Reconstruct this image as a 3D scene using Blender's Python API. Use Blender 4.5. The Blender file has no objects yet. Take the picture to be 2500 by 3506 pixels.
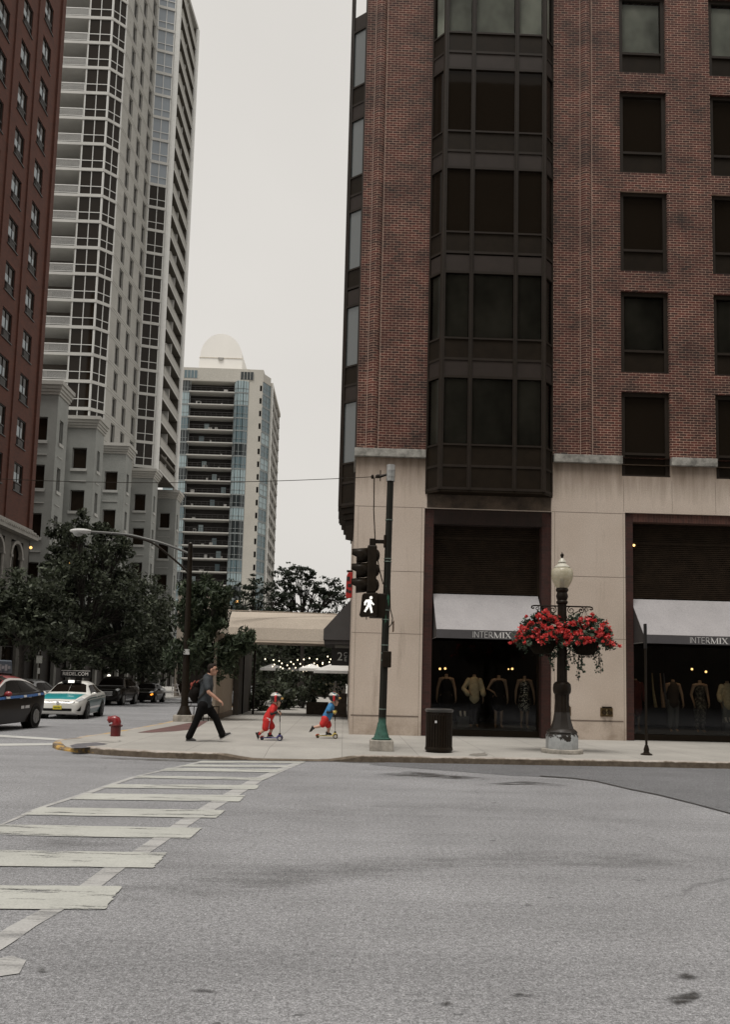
import bpy, bmesh, math, random
from mathutils import Vector, Matrix, noise
R=math.radians; PI=math.pi
random.seed(7)
sc=bpy.context.scene; COL=sc.collection
# ---------------------------------------------------------------- camera model (measured from the photograph)
F=2850.0; CX,CY=1250.0,2040.0; H=1.60
YAW,PITCH,ROLL=R(1.306),R(5.73),0.0247
_cy,_sy,_cp,_sp,_cr,_sr=math.cos(YAW),math.sin(YAW),math.cos(PITCH),math.sin(PITCH),math.cos(ROLL),math.sin(ROLL)
FW=Vector((_sy*_cp,_cy*_cp,_sp)); R0=Vector((_cy,-_sy,0)); U0=R0.cross(FW)
RT=_cr*R0+_sr*U0; UP=_cr*U0-_sr*R0
def ray(px,py): return FW+RT*((px-CX)/F)-UP*((py-CY)/F)
def onY(px,py,Y):
    d=ray(px,py); t=Y/d.y; return Vector((d.x*t,Y,H+d.z*t))
def onX(px,py,X):
    d=ray(px,py); t=X/d.x; return Vector((X,d.y*t,H+d.z*t))
def onZ(px,py,z=0.0):
    d=ray(px,py); t=(z-H)/d.z; return Vector((d.x*t,d.y*t,z))
cam_d=bpy.data.cameras.new('camera'); cam=bpy.data.objects.new('camera',cam_d); COL.objects.link(cam)
cam.matrix_world=Matrix(((RT.x,UP.x,-FW.x,0),(RT.y,UP.y,-FW.y,0),(RT.z,UP.z,-FW.z,H),(0,0,0,1)))
cam_d.sensor_fit='AUTO'; cam_d.sensor_width=36; cam_d.lens=F/3506*36
cam_d.shift_y=(CY-1753)/3506; cam_d.shift_x=0; cam_d.clip_end=3000; cam_d.clip_start=.05
sc.camera=cam
# ---------------------------------------------------------------- materials
MC={}
def newmat(name):
    m=bpy.data.materials.new(name); m.use_nodes=True; nt=m.node_tree
    for n in list(nt.nodes): nt.nodes.remove(n)
    out=nt.nodes.new('ShaderNodeOutputMaterial'); b=nt.nodes.new('ShaderNodeBsdfPrincipled')
    nt.links.new(b.outputs[0],out.inputs[0]); return m,nt,b,out
class G:
    "small node-graph helper"
    def __init__(s,nt): s.nt=nt
    def n(s,t,**k):
        x=s.nt.nodes.new(t)
        for a,b in k.items(): setattr(x,a,b)
        return x
    def l(s,a,b): s.nt.links.new(a,b)
    def co(s,kind='Object',scale=(1,1,1)):
        t=s.n('ShaderNodeTexCoord'); mp=s.n('ShaderNodeMapping'); mp.inputs['Scale'].default_value=scale
        s.l(t.outputs[kind],mp.inputs[0]); return mp.outputs[0]
    def noise(s,vec,scale,detail=4,rough=.55):
        x=s.n('ShaderNodeTexNoise'); x.inputs['Scale'].default_value=scale; x.inputs['Detail'].default_value=detail; x.inputs['Roughness'].default_value=rough
        s.l(vec,x.inputs['Vector']); return x.outputs['Fac']
    def ramp(s,fac,stops,interp='LINEAR'):
        x=s.n('ShaderNodeValToRGB'); x.color_ramp.interpolation=interp; e=x.color_ramp.elements
        while len(e)<len(stops): e.new(.5)
        for i,(p,c) in enumerate(stops):
            e[i].position=p; e[i].color=(c[0],c[1],c[2],1) if isinstance(c,(tuple,list)) else (c,c,c,1)
        s.l(fac,x.inputs[0]); return x.outputs[0]
    def mix(s,fac,a,b,mode='MIX'):
        x=s.n('ShaderNodeMix',data_type='RGBA',blend_type=mode)
        for v,i in ((fac,0),(a,6),(b,7)):
            if isinstance(v,(int,float)): x.inputs[i].default_value=v if i==0 else (v,v,v,1)
            elif isinstance(v,tuple): x.inputs[i].default_value=(*v,1)
            else: s.l(v,x.inputs[i])
        return x.outputs[2]
    def bump(s,h,b,strength=.3,dist=.01):
        x=s.n('ShaderNodeBump'); x.inputs['Strength'].default_value=strength; x.inputs['Distance'].default_value=dist
        s.l(h,x.inputs['Height']); s.l(x.outputs[0],b.inputs['Normal'])
def M(name,col,rough=.6,metal=0.0,var=.18,scale=2.5,bump=0.0,bscale=30,fine=.0,spec=.5,coat=0.0):
    if name in MC: return MC[name]
    m,nt,b,out=newmat(name); g=G(nt); v=g.co()
    c=tuple(col)
    if var or fine:
        f=g.noise(v,scale,5,.6)
        lo=tuple(max(0,x*(1-var)) for x in c); hi=tuple(min(1,x*(1+var)) for x in c)
        o=g.ramp(f,[(.3,lo),(.7,hi)])
        if fine:
            f2=g.noise(v,scale*40,2,.7); o=g.mix(1.0,o,g.ramp(f2,[(.35,1-fine),(.65,1+fine)]),'MULTIPLY')
        g.l(o,b.inputs['Base Color'])
    else: b.inputs['Base Color'].default_value=(*c,1)
    b.inputs['Roughness'].default_value=rough; b.inputs['Metallic'].default_value=metal
    b.inputs['Specular IOR Level'].default_value=spec
    if coat: b.inputs['Coat Weight'].default_value=coat; b.inputs['Coat Roughness'].default_value=.05
    if bump: g.bump(g.noise(v,bscale,4,.6),b,bump,.02)
    MC[name]=m; return m
def emit(name,col,s):
    if name in MC: return MC[name]
    m,nt,b,out=newmat(name); b.inputs['Base Color'].default_value=(*col,1)
    b.inputs['Emission Color'].default_value=(*col,1); b.inputs['Emission Strength'].default_value=s
    MC[name]=m; return m
def brick(name,c1,c2,mort,bw=.2,bh=.0675,ms=.012,swap=False,dirt=.35):
    m,nt,b,out=newmat(name); g=G(nt)
    t=g.n('ShaderNodeTexCoord'); sp=g.n('ShaderNodeSeparateXYZ'); g.l(t.outputs['Object'],sp.inputs[0])
    ad=g.n('ShaderNodeMath',operation='ADD'); g.l(sp.outputs[0],ad.inputs[0]); g.l(sp.outputs[1],ad.inputs[1])
    cb=g.n('ShaderNodeCombineXYZ'); g.l(ad.outputs[0],cb.inputs[1 if swap else 0]); g.l(sp.outputs[2],cb.inputs[0 if swap else 1])
    nz=g.n('ShaderNodeTexNoise'); nz.inputs['Scale'].default_value=9; g.l(cb.outputs[0],nz.inputs['Vector'])
    wob=g.n('ShaderNodeVectorMath',operation='MULTIPLY_ADD'); g.l(nz.outputs['Color'],wob.inputs[0]); wob.inputs[1].default_value=(.008,.008,0); g.l(cb.outputs[0],wob.inputs[2])
    bt=g.n('ShaderNodeTexBrick'); g.l(wob.outputs[0],bt.inputs['Vector'])
    bt.inputs['Scale'].default_value=1; bt.inputs['Brick Width'].default_value=bw; bt.inputs['Row Height'].default_value=bh
    bt.inputs['Mortar Size'].default_value=ms; bt.inputs['Mortar Smooth'].default_value=.12; bt.inputs['Bias'].default_value=-.1
    bt.inputs['Color1'].default_value=(*c1,1); bt.inputs['Color2'].default_value=(*c2,1); bt.inputs['Mortar'].default_value=(*mort,1)
    f=g.noise(cb.outputs[0],.8,8,.75); o=g.mix(1.0,bt.outputs[0],g.ramp(f,[(.3,1-dirt),(.7,1+dirt*.6)]),'MULTIPLY')
    f3=g.noise(cb.outputs[0],2.2,6,.7); o=g.mix(g.ramp(f3,[(.6,0.0),(.8,.28)]),o,tuple(x*.75 for x in mort))
    f2=g.noise(cb.outputs[0],22,3,.6); o=g.mix(1.0,o,g.ramp(f2,[(.3,.78),(.7,1.2)]),'MULTIPLY')
    g.l(o,b.inputs['Base Color']); b.inputs['Roughness'].default_value=.85
    g.bump(bt.outputs['Fac'],b,-.5,.012)
    return m
def glass_dark(name,col=(.010,.009,.008),rough=.03,spec=.5,wav=.05,wscale=.6):
    if name in MC: return MC[name]
    m,nt,b,out=newmat(name); g=G(nt); v=g.co()
    b.inputs['Base Color'].default_value=(*col,1); b.inputs['Roughness'].default_value=rough; b.inputs['Specular IOR Level'].default_value=spec
    if wav: g.bump(g.noise(v,wscale,2,.4),b,wav,.05)
    MC[name]=m; return m
def glass_clear(name,tint=(.6,.62,.6),wav=.02,ior=1.5):
    if name in MC: return MC[name]
    m,nt,b,out=newmat(name); g=G(nt); nt.nodes.remove(b)
    tr=g.n('ShaderNodeBsdfTransparent'); tr.inputs[0].default_value=(*tint,1)
    gl=g.n('ShaderNodeBsdfGlossy'); gl.inputs['Roughness'].default_value=.01
    fr=g.n('ShaderNodeFresnel'); fr.inputs[0].default_value=ior
    if wav:
        x=g.n('ShaderNodeBump'); x.inputs['Strength'].default_value=wav; x.inputs['Distance'].default_value=.05
        g.l(g.noise(g.co(),.7,2,.4),x.inputs['Height']); g.l(x.outputs[0],gl.inputs['Normal'])
    mx=g.n('ShaderNodeMixShader'); g.l(fr.outputs[0],mx.inputs[0]); g.l(tr.outputs[0],mx.inputs[1]); g.l(gl.outputs[0],mx.inputs[2]); g.l(mx.outputs[0],out.inputs[0])
    MC[name]=m; return m
# ---------------------------------------------------------------- mesh builder
class MB:
    def __init__(s): s.v=[]; s.f=[]; s.m=[]; s.k=0
    def add(s,vs,fs):
        o=len(s.v); s.v+= [tuple(p) for p in vs]
        for f in fs: s.f.append([i+o for i in f]); s.m.append(s.k)
        return s
    def poly(s,pts): return s.add(pts,[list(range(len(pts)))])
    def box(s,x0,x1,y0,y1,z0,z1,xf=None):
        p=[(x,y,z) for z in (z0,z1) for x,y in ((x0,y0),(x1,y0),(x1,y1),(x0,y1))]
        if xf: p=[xf(*q) for q in p]
        return s.add(p,[[3,2,1,0],[4,5,6,7],[0,1,5,4],[1,2,6,5],[2,3,7,6],[3,0,4,7]])
    def prism(s,poly,f0,f1):
        "poly: 2-D points; f0,f1 map (a,b) to the near and far 3-D outline"
        n=len(poly); a=[f0(*p) for p in poly]; b=[f1(*p) for p in poly]
        return s.add(a+b,[list(range(n))[::-1],list(range(n,2*n))]+[[i,(i+1)%n,(i+1)%n+n,i+n] for i in range(n)])
    def tube(s,path,rad,n=8,cap=True,sq=1.0):
        P=[Vector(p) for p in path]; k=len(P); rad=[rad]*k if isinstance(rad,(int,float)) else rad
        vs=[];up=None
        for i in range(k):
            t=(P[min(i+1,k-1)]-P[max(i-1,0)]); t=t.normalized() if t.length>1e-9 else Vector((0,0,1))
            if up is None:
                a=Vector((0,0,1)) if abs(t.z)<.9 else Vector((1,0,0)); up=(a-t*a.dot(t)).normalized()
            else:
                up=up-t*up.dot(t); up=up.normalized() if up.length>1e-6 else t.orthogonal().normalized()
            w=t.cross(up)
            for j in range(n):
                a=2*PI*j/n; vs.append(P[i]+(up*math.cos(a)*sq+w*math.sin(a))*rad[i])
        fs=[[i*n+j,i*n+(j+1)%n,(i+1)*n+(j+1)%n,(i+1)*n+j] for i in range(k-1) for j in range(n)]
        if cap: fs+=[list(range(n))[::-1],[(k-1)*n+j for j in range(n)]]
        return s.add(vs,fs)
    def lathe(s,prof,c=(0,0,0),n=20,sqr=False,cap=True,a0=0.0):
        vs=[(c[0]+r*math.cos(2*PI*j/n+a0),c[1]+r*math.sin(2*PI*j/n+a0),c[2]+z) for r,z in prof for j in range(n)]
        k=len(prof); fs=[[i*n+j,i*n+(j+1)%n,(i+1)*n+(j+1)%n,(i+1)*n+j] for i in range(k-1) for j in range(n)]
        if cap: fs+=[list(range(n))[::-1],[(k-1)*n+j for j in range(n)]]
        return s.add(vs,fs)
    def ball(s,c,rx,ry=None,rz=None,n=12,m=8,rot=None):
        ry=rx if ry is None else ry; rz=rx if rz is None else rz; vs=[]; c=Vector(c)
        for i in range(1,m):
            a=PI*i/m
            for j in range(n):
                b=2*PI*j/n; q=Vector((rx*math.sin(a)*math.cos(b),ry*math.sin(a)*math.sin(b),rz*math.cos(a)))
                vs.append(c+(rot@q if rot else q))
        t=Vector((0,0,rz)); vs.append(c+(rot@t if rot else t)); vs.append(c-(rot@t if rot else t)); T=len(vs)-2
        fs=[[i*n+j,(i+1)*n+j,(i+1)*n+(j+1)%n,i*n+(j+1)%n] for i in range(m-2) for j in range(n)]
        fs+=[[T,j,(j+1)%n] for j in range(n)]+[[T+1,(m-2)*n+(j+1)%n,(m-2)*n+j] for j in range(n)]
        return s.add(vs,fs)
    def xf(s,Mx,start=0):
        for i in range(start,len(s.v)): s.v[i]=tuple(Mx@Vector(s.v[i]))
        return s
    def build(s,name,mats,parent=None,smooth=None,bevel=0,fix=True,label=None,stuff=False):
        me=bpy.data.meshes.new(name); off=OFF.get(parent.name,Vector((0,0,0))) if parent else Vector((0,0,0))
        me.from_pydata([(p[0]-off.x,p[1]-off.y,p[2]-off.z) for p in s.v],[],s.f)
        mats=mats if isinstance(mats,(list,tuple)) else [mats]
        for m in mats: me.materials.append(m)
        if len(mats)>1: me.polygons.foreach_set('material_index',s.m)
        if fix:
            bm=bmesh.new(); bm.from_mesh(me); bmesh.ops.recalc_face_normals(bm,faces=bm.faces); bm.to_mesh(me); bm.free()
        if smooth:
            me.polygons.foreach_set('use_smooth',[True]*len(me.polygons)); me.set_sharp_from_angle(angle=R(smooth))
        me.update()
        o=bpy.data.objects.new(name,me); COL.objects.link(o)
        if parent: o.parent=parent; OFF[o.name]=off
        if bevel:
            b=o.modifiers.new('bevel','BEVEL'); b.width=bevel; b.segments=2; b.limit_method='ANGLE'; b.angle_limit=R(35)
        if label: o['label']=label
        if stuff: o['kind']='stuff'
        return o
OFF={}
def thing(name,label,cat,loc=(0,0,0),rz=0,group=None,world=False):
    o=bpy.data.objects.new(name,None); COL.objects.link(o); o.empty_display_size=.2
    o.location=loc; o.rotation_euler=(0,0,rz); o['label']=label; o['category']=cat
    if group: o['group']=group
    if world: OFF[o.name]=Vector(loc)
    return o
def tag(o,label,cat,group=None,kind=None):
    o['label']=label; o['category']=cat
    if group: o['group']=group
    if kind: o['kind']=kind
    return o
def struct(o): o['kind']='structure'; return o
KIDS={}
def children(o): return [c for c in bpy.data.objects if c.parent==o]
def dup(o,parent=None,loc=None,rz=None,label=None,group=None):
    c=o.copy(); COL.objects.link(c)
    if parent: c.parent=parent
    if loc is not None: c.location=loc
    if rz is not None: c.rotation_euler=(0,0,rz)
    if label: c['label']=label
    if group: c['group']=group
    for ch in o.children: dup(ch,c)
    if o.name in OFF: OFF[c.name]=OFF[o.name]
    return c
def text_mesh(s,size,depth=.004):
    cu=bpy.data.curves.new('lettering','FONT'); cu.body=s; cu.size=size; cu.extrude=depth; cu.align_x='CENTER'; cu.align_y='CENTER'
    ob=bpy.data.objects.new('lettering',cu); COL.objects.link(ob)
    dg=bpy.context.evaluated_depsgraph_get(); me=bpy.data.meshes.new_from_object(ob.evaluated_get(dg))
    v=[tuple(x.co) for x in me.vertices]; f=[list(p.vertices) for p in me.polygons]
    bpy.data.objects.remove(ob); bpy.data.curves.remove(cu); bpy.data.meshes.remove(me); return v,f
def strokes(mb,segs,w,to3,d=.004):
    "flat lettering from 2-D strokes ((x0,z0),(x1,z1)[,width])"
    for s in segs:
        a,b=Vector(s[0]),Vector(s[1]); ww=(s[2] if len(s)>2 else w)/2; t=(b-a).normalized(); n=Vector((-t.y,t.x))*ww
        q=[a+n,a-n,b-n,b+n]; mb.prism([tuple(x) for x in q],lambda x,z:to3(x,z,0),lambda x,z:to3(x,z,d))
def wall(mb,mp,u0,u1,v0,v1,holes,dep=.25):
    "flat wall with openings and reveals; mp(u,v,d) gives the point d behind the face"
    us=sorted({u0,u1}|{min(max(h[i],u0),u1) for h in holes for i in (0,1)}); vs=sorted({v0,v1}|{min(max(h[i],v0),v1) for h in holes for i in (2,3)})
    for i in range(len(us)-1):
        for j in range(len(vs)-1):
            a,b,c,d=us[i],us[i+1],vs[j],vs[j+1]; um,vm=(a+b)/2,(c+d)/2
            if any(h[0]<um<h[1] and h[2]<vm<h[3] for h in holes): continue
            mb.poly([mp(a,c,0),mp(b,c,0),mp(b,d,0),mp(a,d,0)])
    for h in holes:
        a,b,c,d=max(h[0],u0),min(h[1],u1),max(h[2],v0),min(h[3],v1)
        if dep:
            mb.poly([mp(a,c,0),mp(a,d,0),mp(a,d,dep),mp(a,c,dep)]); mb.poly([mp(b,c,0),mp(b,c,dep),mp(b,d,dep),mp(b,d,0)])
            mb.poly([mp(a,d,0),mp(b,d,0),mp(b,d,dep),mp(a,d,dep)]); mb.poly([mp(a,c,0),mp(a,c,dep),mp(b,c,dep),mp(b,c,0)])
def fbox(mb,mp,u0,u1,v0,v1,d0,d1): mb.box(u0,u1,d0,d1,v0,v1,xf=lambda u,d,v:mp(u,v,d)); return mb
def frame(mb,mp,u0,u1,v0,v1,t,d0,d1,sill=None):
    s=t if sill is None else sill
    fbox(mb,mp,u0,u0+t,v0,v1,d0,d1); fbox(mb,mp,u1-t,u1,v0,v1,d0,d1)
    fbox(mb,mp,u0+t,u1-t,v0,v0+s,d0,d1); fbox(mb,mp,u0+t,u1-t,v1-t,v1,d0,d1)
def rect(mb,mp,u0,u1,v0,v1,d): return mb.poly([mp(u0,v0,d),mp(u1,v0,d),mp(u1,v1,d),mp(u0,v1,d)])
def vloft(name,mb,mat,parent=None,vox=.012,sm=4,label=None):
    "fuse overlapping closed shapes into one continuous smooth surface"
    o=mb.build(name,mat,parent,label=label); r=o.modifiers.new('fuse','REMESH'); r.mode='VOXEL'; r.voxel_size=vox; r.use_smooth_shade=True
    if sm: s=o.modifiers.new('soften','SMOOTH'); s.factor=.5; s.iterations=sm
    return o
# ---------------------------------------------------------------- light: bright overcast afternoon
w=bpy.data.worlds.new('World'); sc.world=w; w.use_nodes=True; nt=w.node_tree; g=G(nt)
bg=[n for n in nt.nodes if n.type=='BACKGROUND'][0]
sky=g.n('ShaderNodeTexSky',sky_type='NISHITA'); sky.sun_disc=False; sky.sun_elevation=R(72); sky.sun_rotation=R(200); sky.dust_density=4; sky.air_density=1.2
hs=g.n('ShaderNodeHueSaturation'); hs.inputs['Saturation'].default_value=.12; hs.inputs['Value'].default_value=1.0; g.l(sky.outputs[0],hs.inputs['Color'])
mx=g.mix(.9,hs.outputs[0],(7.2,6.92,6.5)); mx=g.mix(1.0,mx,g.ramp(g.noise(g.co('Generated',(1,1,1.6)),1.9,4,.5),[(.3,.95),(.7,1.035)]),'MULTIPLY'); g.l(mx,bg.inputs[0]); bg.inputs[1].default_value=.105
sun_d=bpy.data.lights.new('sun','SUN'); sun_d.energy=2.6; sun_d.angle=R(20); sun_d.color=(1,.96,.9); sun=bpy.data.objects.new('sun',sun_d); COL.objects.link(sun)
_e,_a=R(72),R(200); _d=Vector((math.sin(_a)*math.cos(_e),math.cos(_a)*math.cos(_e),math.sin(_e)))   # towards the sun
sun.rotation_euler=_d.to_track_quat('Z','Y').to_euler(); sun.location=(0,-5,40)
vs=sc.view_settings; vs.view_transform='Standard'; vs.look='None'; vs.exposure=0; vs.gamma=1
sc.cycles.max_bounces=6; sc.cycles.transparent_max_bounces=16; sc.cycles.diffuse_bounces=3; sc.cycles.glossy_bounces=3; sc.cycles.use_adaptive_sampling=True
try: sc.cycles.use_denoising=True
except Exception: pass
# common materials
BLACKM=M('black_metal',(.015,.0105,.0065),.45,0,.3,6,spec=.14)
# ================================================================ ground
def asphalt(name,base,seed=0.0,crack=True):
    m,nt,b,out=newmat(name); g=G(nt); v=g.co()
    n1=g.noise(v,.22,6,.6); n2=g.noise(v,1.6,5,.7); n3=g.noise(v,70,3,.8); n4=g.noise(v,230,2,.8)
    lo=tuple(x*.80 for x in base); hi=tuple(x*1.14 for x in base)
    c=g.ramp(n1,[(.3,lo),(.7,hi)])
    c=g.mix(1.0,c,g.ramp(n2,[(.3,.9),(.55,1.0),(.75,1.07)]),'MULTIPLY')
    c=g.mix(1.0,c,g.ramp(n3,[(.34,.45),(.5,1.0),(.66,1.62)]),'MULTIPLY')
    c=g.mix(1.0,c,g.ramp(g.noise(v,24,3,.75),[(.36,.74),(.64,1.26)]),'MULTIPLY')
    c=g.mix(1.0,c,g.ramp(n4,[(.36,.5),(.64,1.55)]),'MULTIPLY')
    # faint tyre bands running along the street, small dark spots and hairline cracks
    vs=g.co('Object',(.05,.9,1)); c=g.mix(1.0,c,g.ramp(g.noise(vs,1.3,5,.7),[(.33,.84),(.5,1.0),(.7,1.06)]),'MULTIPLY')
    vz=g.co('Object',(1.0,1.8,1)); c=g.mix(g.ramp(g.noise(vz,4.2,3,.6),[(.70,0.0),(.72,.8)]),c,tuple(x*.32 for x in base))
    if crack:
        vo=g.n('ShaderNodeTexVoronoi',feature='DISTANCE_TO_EDGE'); vo.inputs['Scale'].default_value=.33
        wv=g.n('ShaderNodeVectorMath',operation='MULTIPLY_ADD'); nn=g.n('ShaderNodeTexNoise'); nn.inputs['Scale'].default_value=.9; nn.inputs['Detail'].default_value=6
        g.l(v,nn.inputs['Vector']); g.l(nn.outputs['Color'],wv.inputs[0]); wv.inputs[1].default_value=(1.3,1.3,0); g.l(v,wv.inputs[2]); g.l(wv.outputs[0],vo.inputs['Vector'])
        k=g.ramp(vo.outputs['Distance'],[(0,1.0),(.006,0.0)]); k2=g.mix(1.0,k,g.ramp(g.noise(v,.45,2,.5),[(.5,0.0),(.62,.5)]),'MULTIPLY')
        c=g.mix(k2,c,tuple(x*.35 for x in base))
    g.l(c,b.inputs['Base Color']); b.inputs['Roughness'].default_value=.8; b.inputs['Specular IOR Level'].default_value=.35
    g.bump(n3,b,.55,.01); return m
def zr(y): return max(-1.3,-.018*min(max(y-22,0),11)-.0095*max(0,y-33))     # the side street falls gently away from the junction
mb=MB(); mb.poly([(-700,-120,-1.5),(700,-120,-1.5),(700,1600,-1.5),(-700,1600,-1.5)]); struct(mb.build('ground',M('earth',(.16,.15,.13),.9)))
ys=[-60,22,24,27,30,33,40,60,90,147,420]; mb=MB(); mb.add([(x,y,zr(y)) for y in ys for x in (-120,120)],[[i*2,i*2+1,i*2+3,i*2+2] for i in range(len(ys)-1)])
struct(mb.build('road',asphalt('asphalt',(.238,.238,.246))))
# darker resurfaced strip along the right kerb
pp=[(1262,2618),(1500,2636),(1760,2656),(1900,2660),(2040,2674),(2150,2700),(2260,2722),(2380,2752),(2500,2784),None,(2500,2633),(2000,2621),(1600,2614),(1330,2609)]
mb=MB(); pw=[]
for p_ in pp: pw+= [onZ(*p_,.004)] if p_ else [Vector((14,11.0,.004)),Vector((45,10.6,.004)),Vector((45,17.9,.004)),Vector((20,17.0,.004)),Vector((12,16.8,.004))]
mb.poly(pw); struct(mb.build('asphalt_patch',asphalt('asphalt_new',(.135,.136,.142),crack=False)))
# seam sealed with tar between old and new surface
mb=MB(); q=[(1850,2657),(1960,2664),(2040,2674),(2150,2700),(2260,2722),(2380,2752),(2500,2784),(2620,2815)]
for (a,b),(c,d) in zip(q,q[1:]): mb.poly([onZ(a,b-2,.007),onZ(c,d-2,.007),onZ(c,d+1.5,.007),onZ(a,b+1.5,.007)])
struct(mb.build('tar_seam',M('tar',(.035,.033,.032),.6)))
# crosswalk ladder
def paint(name,col,lo,hi,sc_=3.0):
    m,nt,b,out=newmat(name); g=G(nt); v=g.co(); v2=g.co('Object',(.35,2.2,1))
    c=g.mix(1.0,g.ramp(g.noise(v,60,3,.8),[(.3,tuple(x*.82 for x in col)),(.7,tuple(min(1,x*1.12) for x in col))]),g.ramp(g.noise(v,1.2,4,.6),[(.3,.86),(.7,1.06)]),'MULTIPLY')
    g.l(c,b.inputs['Base Color']); b.inputs['Roughness'].default_value=.75
    tr=g.n('ShaderNodeBsdfTransparent'); mx=g.n('ShaderNodeMixShader')
    a=g.noise(v2,sc_,8,.72); bb=g.noise(v,55,3,.8); ad=g.n('ShaderNodeMath',operation='MULTIPLY_ADD'); g.l(bb,ad.inputs[0]); ad.inputs[1].default_value=.22; g.l(a,ad.inputs[2])
    k=g.ramp(ad.outputs[0],[(lo,0.0),(hi,1.0)])
    g.l(k,mx.inputs[0]); g.l(tr.outputs[0],mx.inputs[1]); g.l(b.outputs[0],mx.inputs[2]); g.l(mx.outputs[0],out.inputs[0]); return m
K=.6773
def Z(x,y,z): return onZ(x*K,2560+y*K,z)
bars=[((-900,690),(612,699),(528,815),(-900,812)),((-500,508),(846,530),(772,606),(-500,592)),((-160,384),(1020,405),(958,459),(-190,436)),((205,300),(1138,315),(1092,354),(118,338)),
 ((440,230),(1240,240),(1208,272),(352,260)),((562,184),(1312,188),(1290,210),(520,202)),((715,140),(1360,151),(1330,163),(676,152)),((850,101),(1432,110),(1400,124),(800,116)),((950,84),(1470,90),(1452,98),(905,95)),((1030,66),(1545,70),(1530,77),(985,76))]
rng=random.Random(3)
def ragged(pts,z,amp=2.2,n=14):
    out=[]
    for i in range(4):
        a,b=pts[i],pts[(i+1)%4]
        for k in range(n):
            t=k/n; j=amp*(.35 if abs(a[1]-b[1])<abs(a[0]-b[0]) else 1.6)
            x=a[0]+(b[0]-a[0])*t; y=a[1]+(b[1]-a[1])*t; s=min(1,(y-50)/350)
            out.append(Z(x+(rng.uniform(-j,j)*3*s if k else 0),y+(rng.uniform(-j,j)*s if k else 0),z))
    return out
mb=MB()
for q in bars: mb.poly(ragged(q,.009))
struct(mb.build('crosswalk_bars',paint('crosswalk_paint',(.43,.432,.40),.47,.57)))
mb=MB()
Rl=[((1545,70),(1500,70)),((1330,163),(1262,163)),((1208,240),(1098,252)),((1020,350),(900,372)),((770,520),(660,530)),((640,600),(525,605)),((510,700),(390,705)),((330,812),(200,820)),((180,900),(40,905)),((60,985),(-80,985)),((-60,1060),(-200,1060))]
for (a,b),(c,d) in zip(Rl,Rl[1:]): mb.poly([Z(*b,.0055),Z(*a,.0055),Z(*c,.0055),Z(*d,.0055)])
Ll=[((1060,66),(1020,66)),((720,140),(660,148)),((585,184),(530,190)),((470,226),(390,238)),((240,296),(160,312)),((60,370),(0,388)),((-160,455),(-260,478))]
for (a,b),(c,d) in zip(Ll,Ll[1:]): mb.poly([Z(*b,.0055),Z(*a,.0055),Z(*c,.0055),Z(*d,.0055)])
mb.poly([Z(-40,1070,.0055),Z(60,1050,.0055),Z(130,1075,.0055),Z(95,1140,.0055),Z(-40,1160,.0055)])
struct(mb.build('crosswalk_lines',paint('crosswalk_line_paint',(.40,.395,.385),.36,.60,2.0)))
mb=MB()
for q in ([(-200,2504),(0,2516),(150,2525),(300,2536),(300,2541),(150,2532),(0,2523),(-200,2512)],[(-200,2545),(0,2546),(180,2544),(300,2548),(300,2553),(180,2551),(0,2554),(-200,2555)]): mb.poly([onZ(x,y,.006) for x,y in q])
struct(mb.build('stop_line',paint('stop_line_paint',(.48,.48,.46),.34,.5)))
# pavement with a dropped kerb at the crossing
outer=[(60,18.4),(30,17.45),(20,17.1),(12,16.85),(7.8,16.72),(4,16.55),(1.6,16.45),(.5,16.42),(-.2,16.38),(-1.2,16.3),(-2.2,16.24),(-3.0,16.22),(-3.8,16.35),(-4.6,16.62),(-5.3,17.02),(-5.85,17.5),(-6.15,18.05),(-6.25,18.6),(-6.15,19.2),(-6.0,19.9),(-5.86,20.8),(-5.75,22.0),(-5.62,23.6),(-5.5,25.8),(-5.45,30),(-5.4,40),(-5.4,60),(-5.4,100),(-5.4,300)]
def kerb_h(x,y):
    if y>20: return .13
    d=max(0,1-abs(x+1.0)/1.5); d2=max(0,1-abs(x+5.6)/.8) if y>17 else 0
    s=lambda t:t*t*(3-2*t)
    return .13-.105*max(s(min(1,d*1.6)),.75*s(d2) if y<19.5 else 0)
def offs(P,d):
    o=[]
    for i,p in enumerate(P):
        a=Vector(P[max(i-1,0)]); b=Vector(P[min(i+1,len(P)-1)]); t=(b-a).normalized(); o.append((p[0]+t.y*d,p[1]-t.x*d))
    return o
def dens(P,k=4): 
    o=[]
    for a,b in zip(P,P[1:]): o+=[(a[0]+(b[0]-a[0])*i/k,a[1]+(b[1]-a[1])*i/k) for i in range(k)]
    return o+[P[-1]]
outer=dens(outer); inn=offs(outer,.16); inn2=offs(outer,1.35)
m,nt,b,out=newmat('kerb_stone'); g=G(nt); v=g.co()
c=g.ramp(g.noise(v,3,6,.65),[(.3,(.30,.265,.235)),(.7,(.44,.40,.36))]); sp=g.n('ShaderNodeSeparateXYZ'); t=g.n('ShaderNodeTexCoord'); g.l(t.outputs['Object'],sp.inputs[0])
wn=g.n('ShaderNodeMath',operation='MULTIPLY_ADD'); g.l(g.noise(v,4,6,.7),wn.inputs[0]); wn.inputs[1].default_value=-.10; g.l(sp.outputs[2],wn.inputs[2])
c=g.mix(g.ramp(wn.outputs[0],[(.055,1.0),(.075,0.0)]),c,g.ramp(g.noise(v,7,5,.7),[(.3,(.065,.047,.030)),(.7,(.17,.135,.10))]))     # weathered, broken kerb face
mp=g.n('ShaderNodeMath',operation='LESS_THAN'); g.l(sp.outputs[0],mp.inputs[0]); mp.inputs[1].default_value=-4.9
y=g.mix(1.0,g.ramp(g.noise(v,2.2,6,.75),[(.47,0.0),(.56,.85)]),mp.outputs[0],'MULTIPLY')
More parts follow.
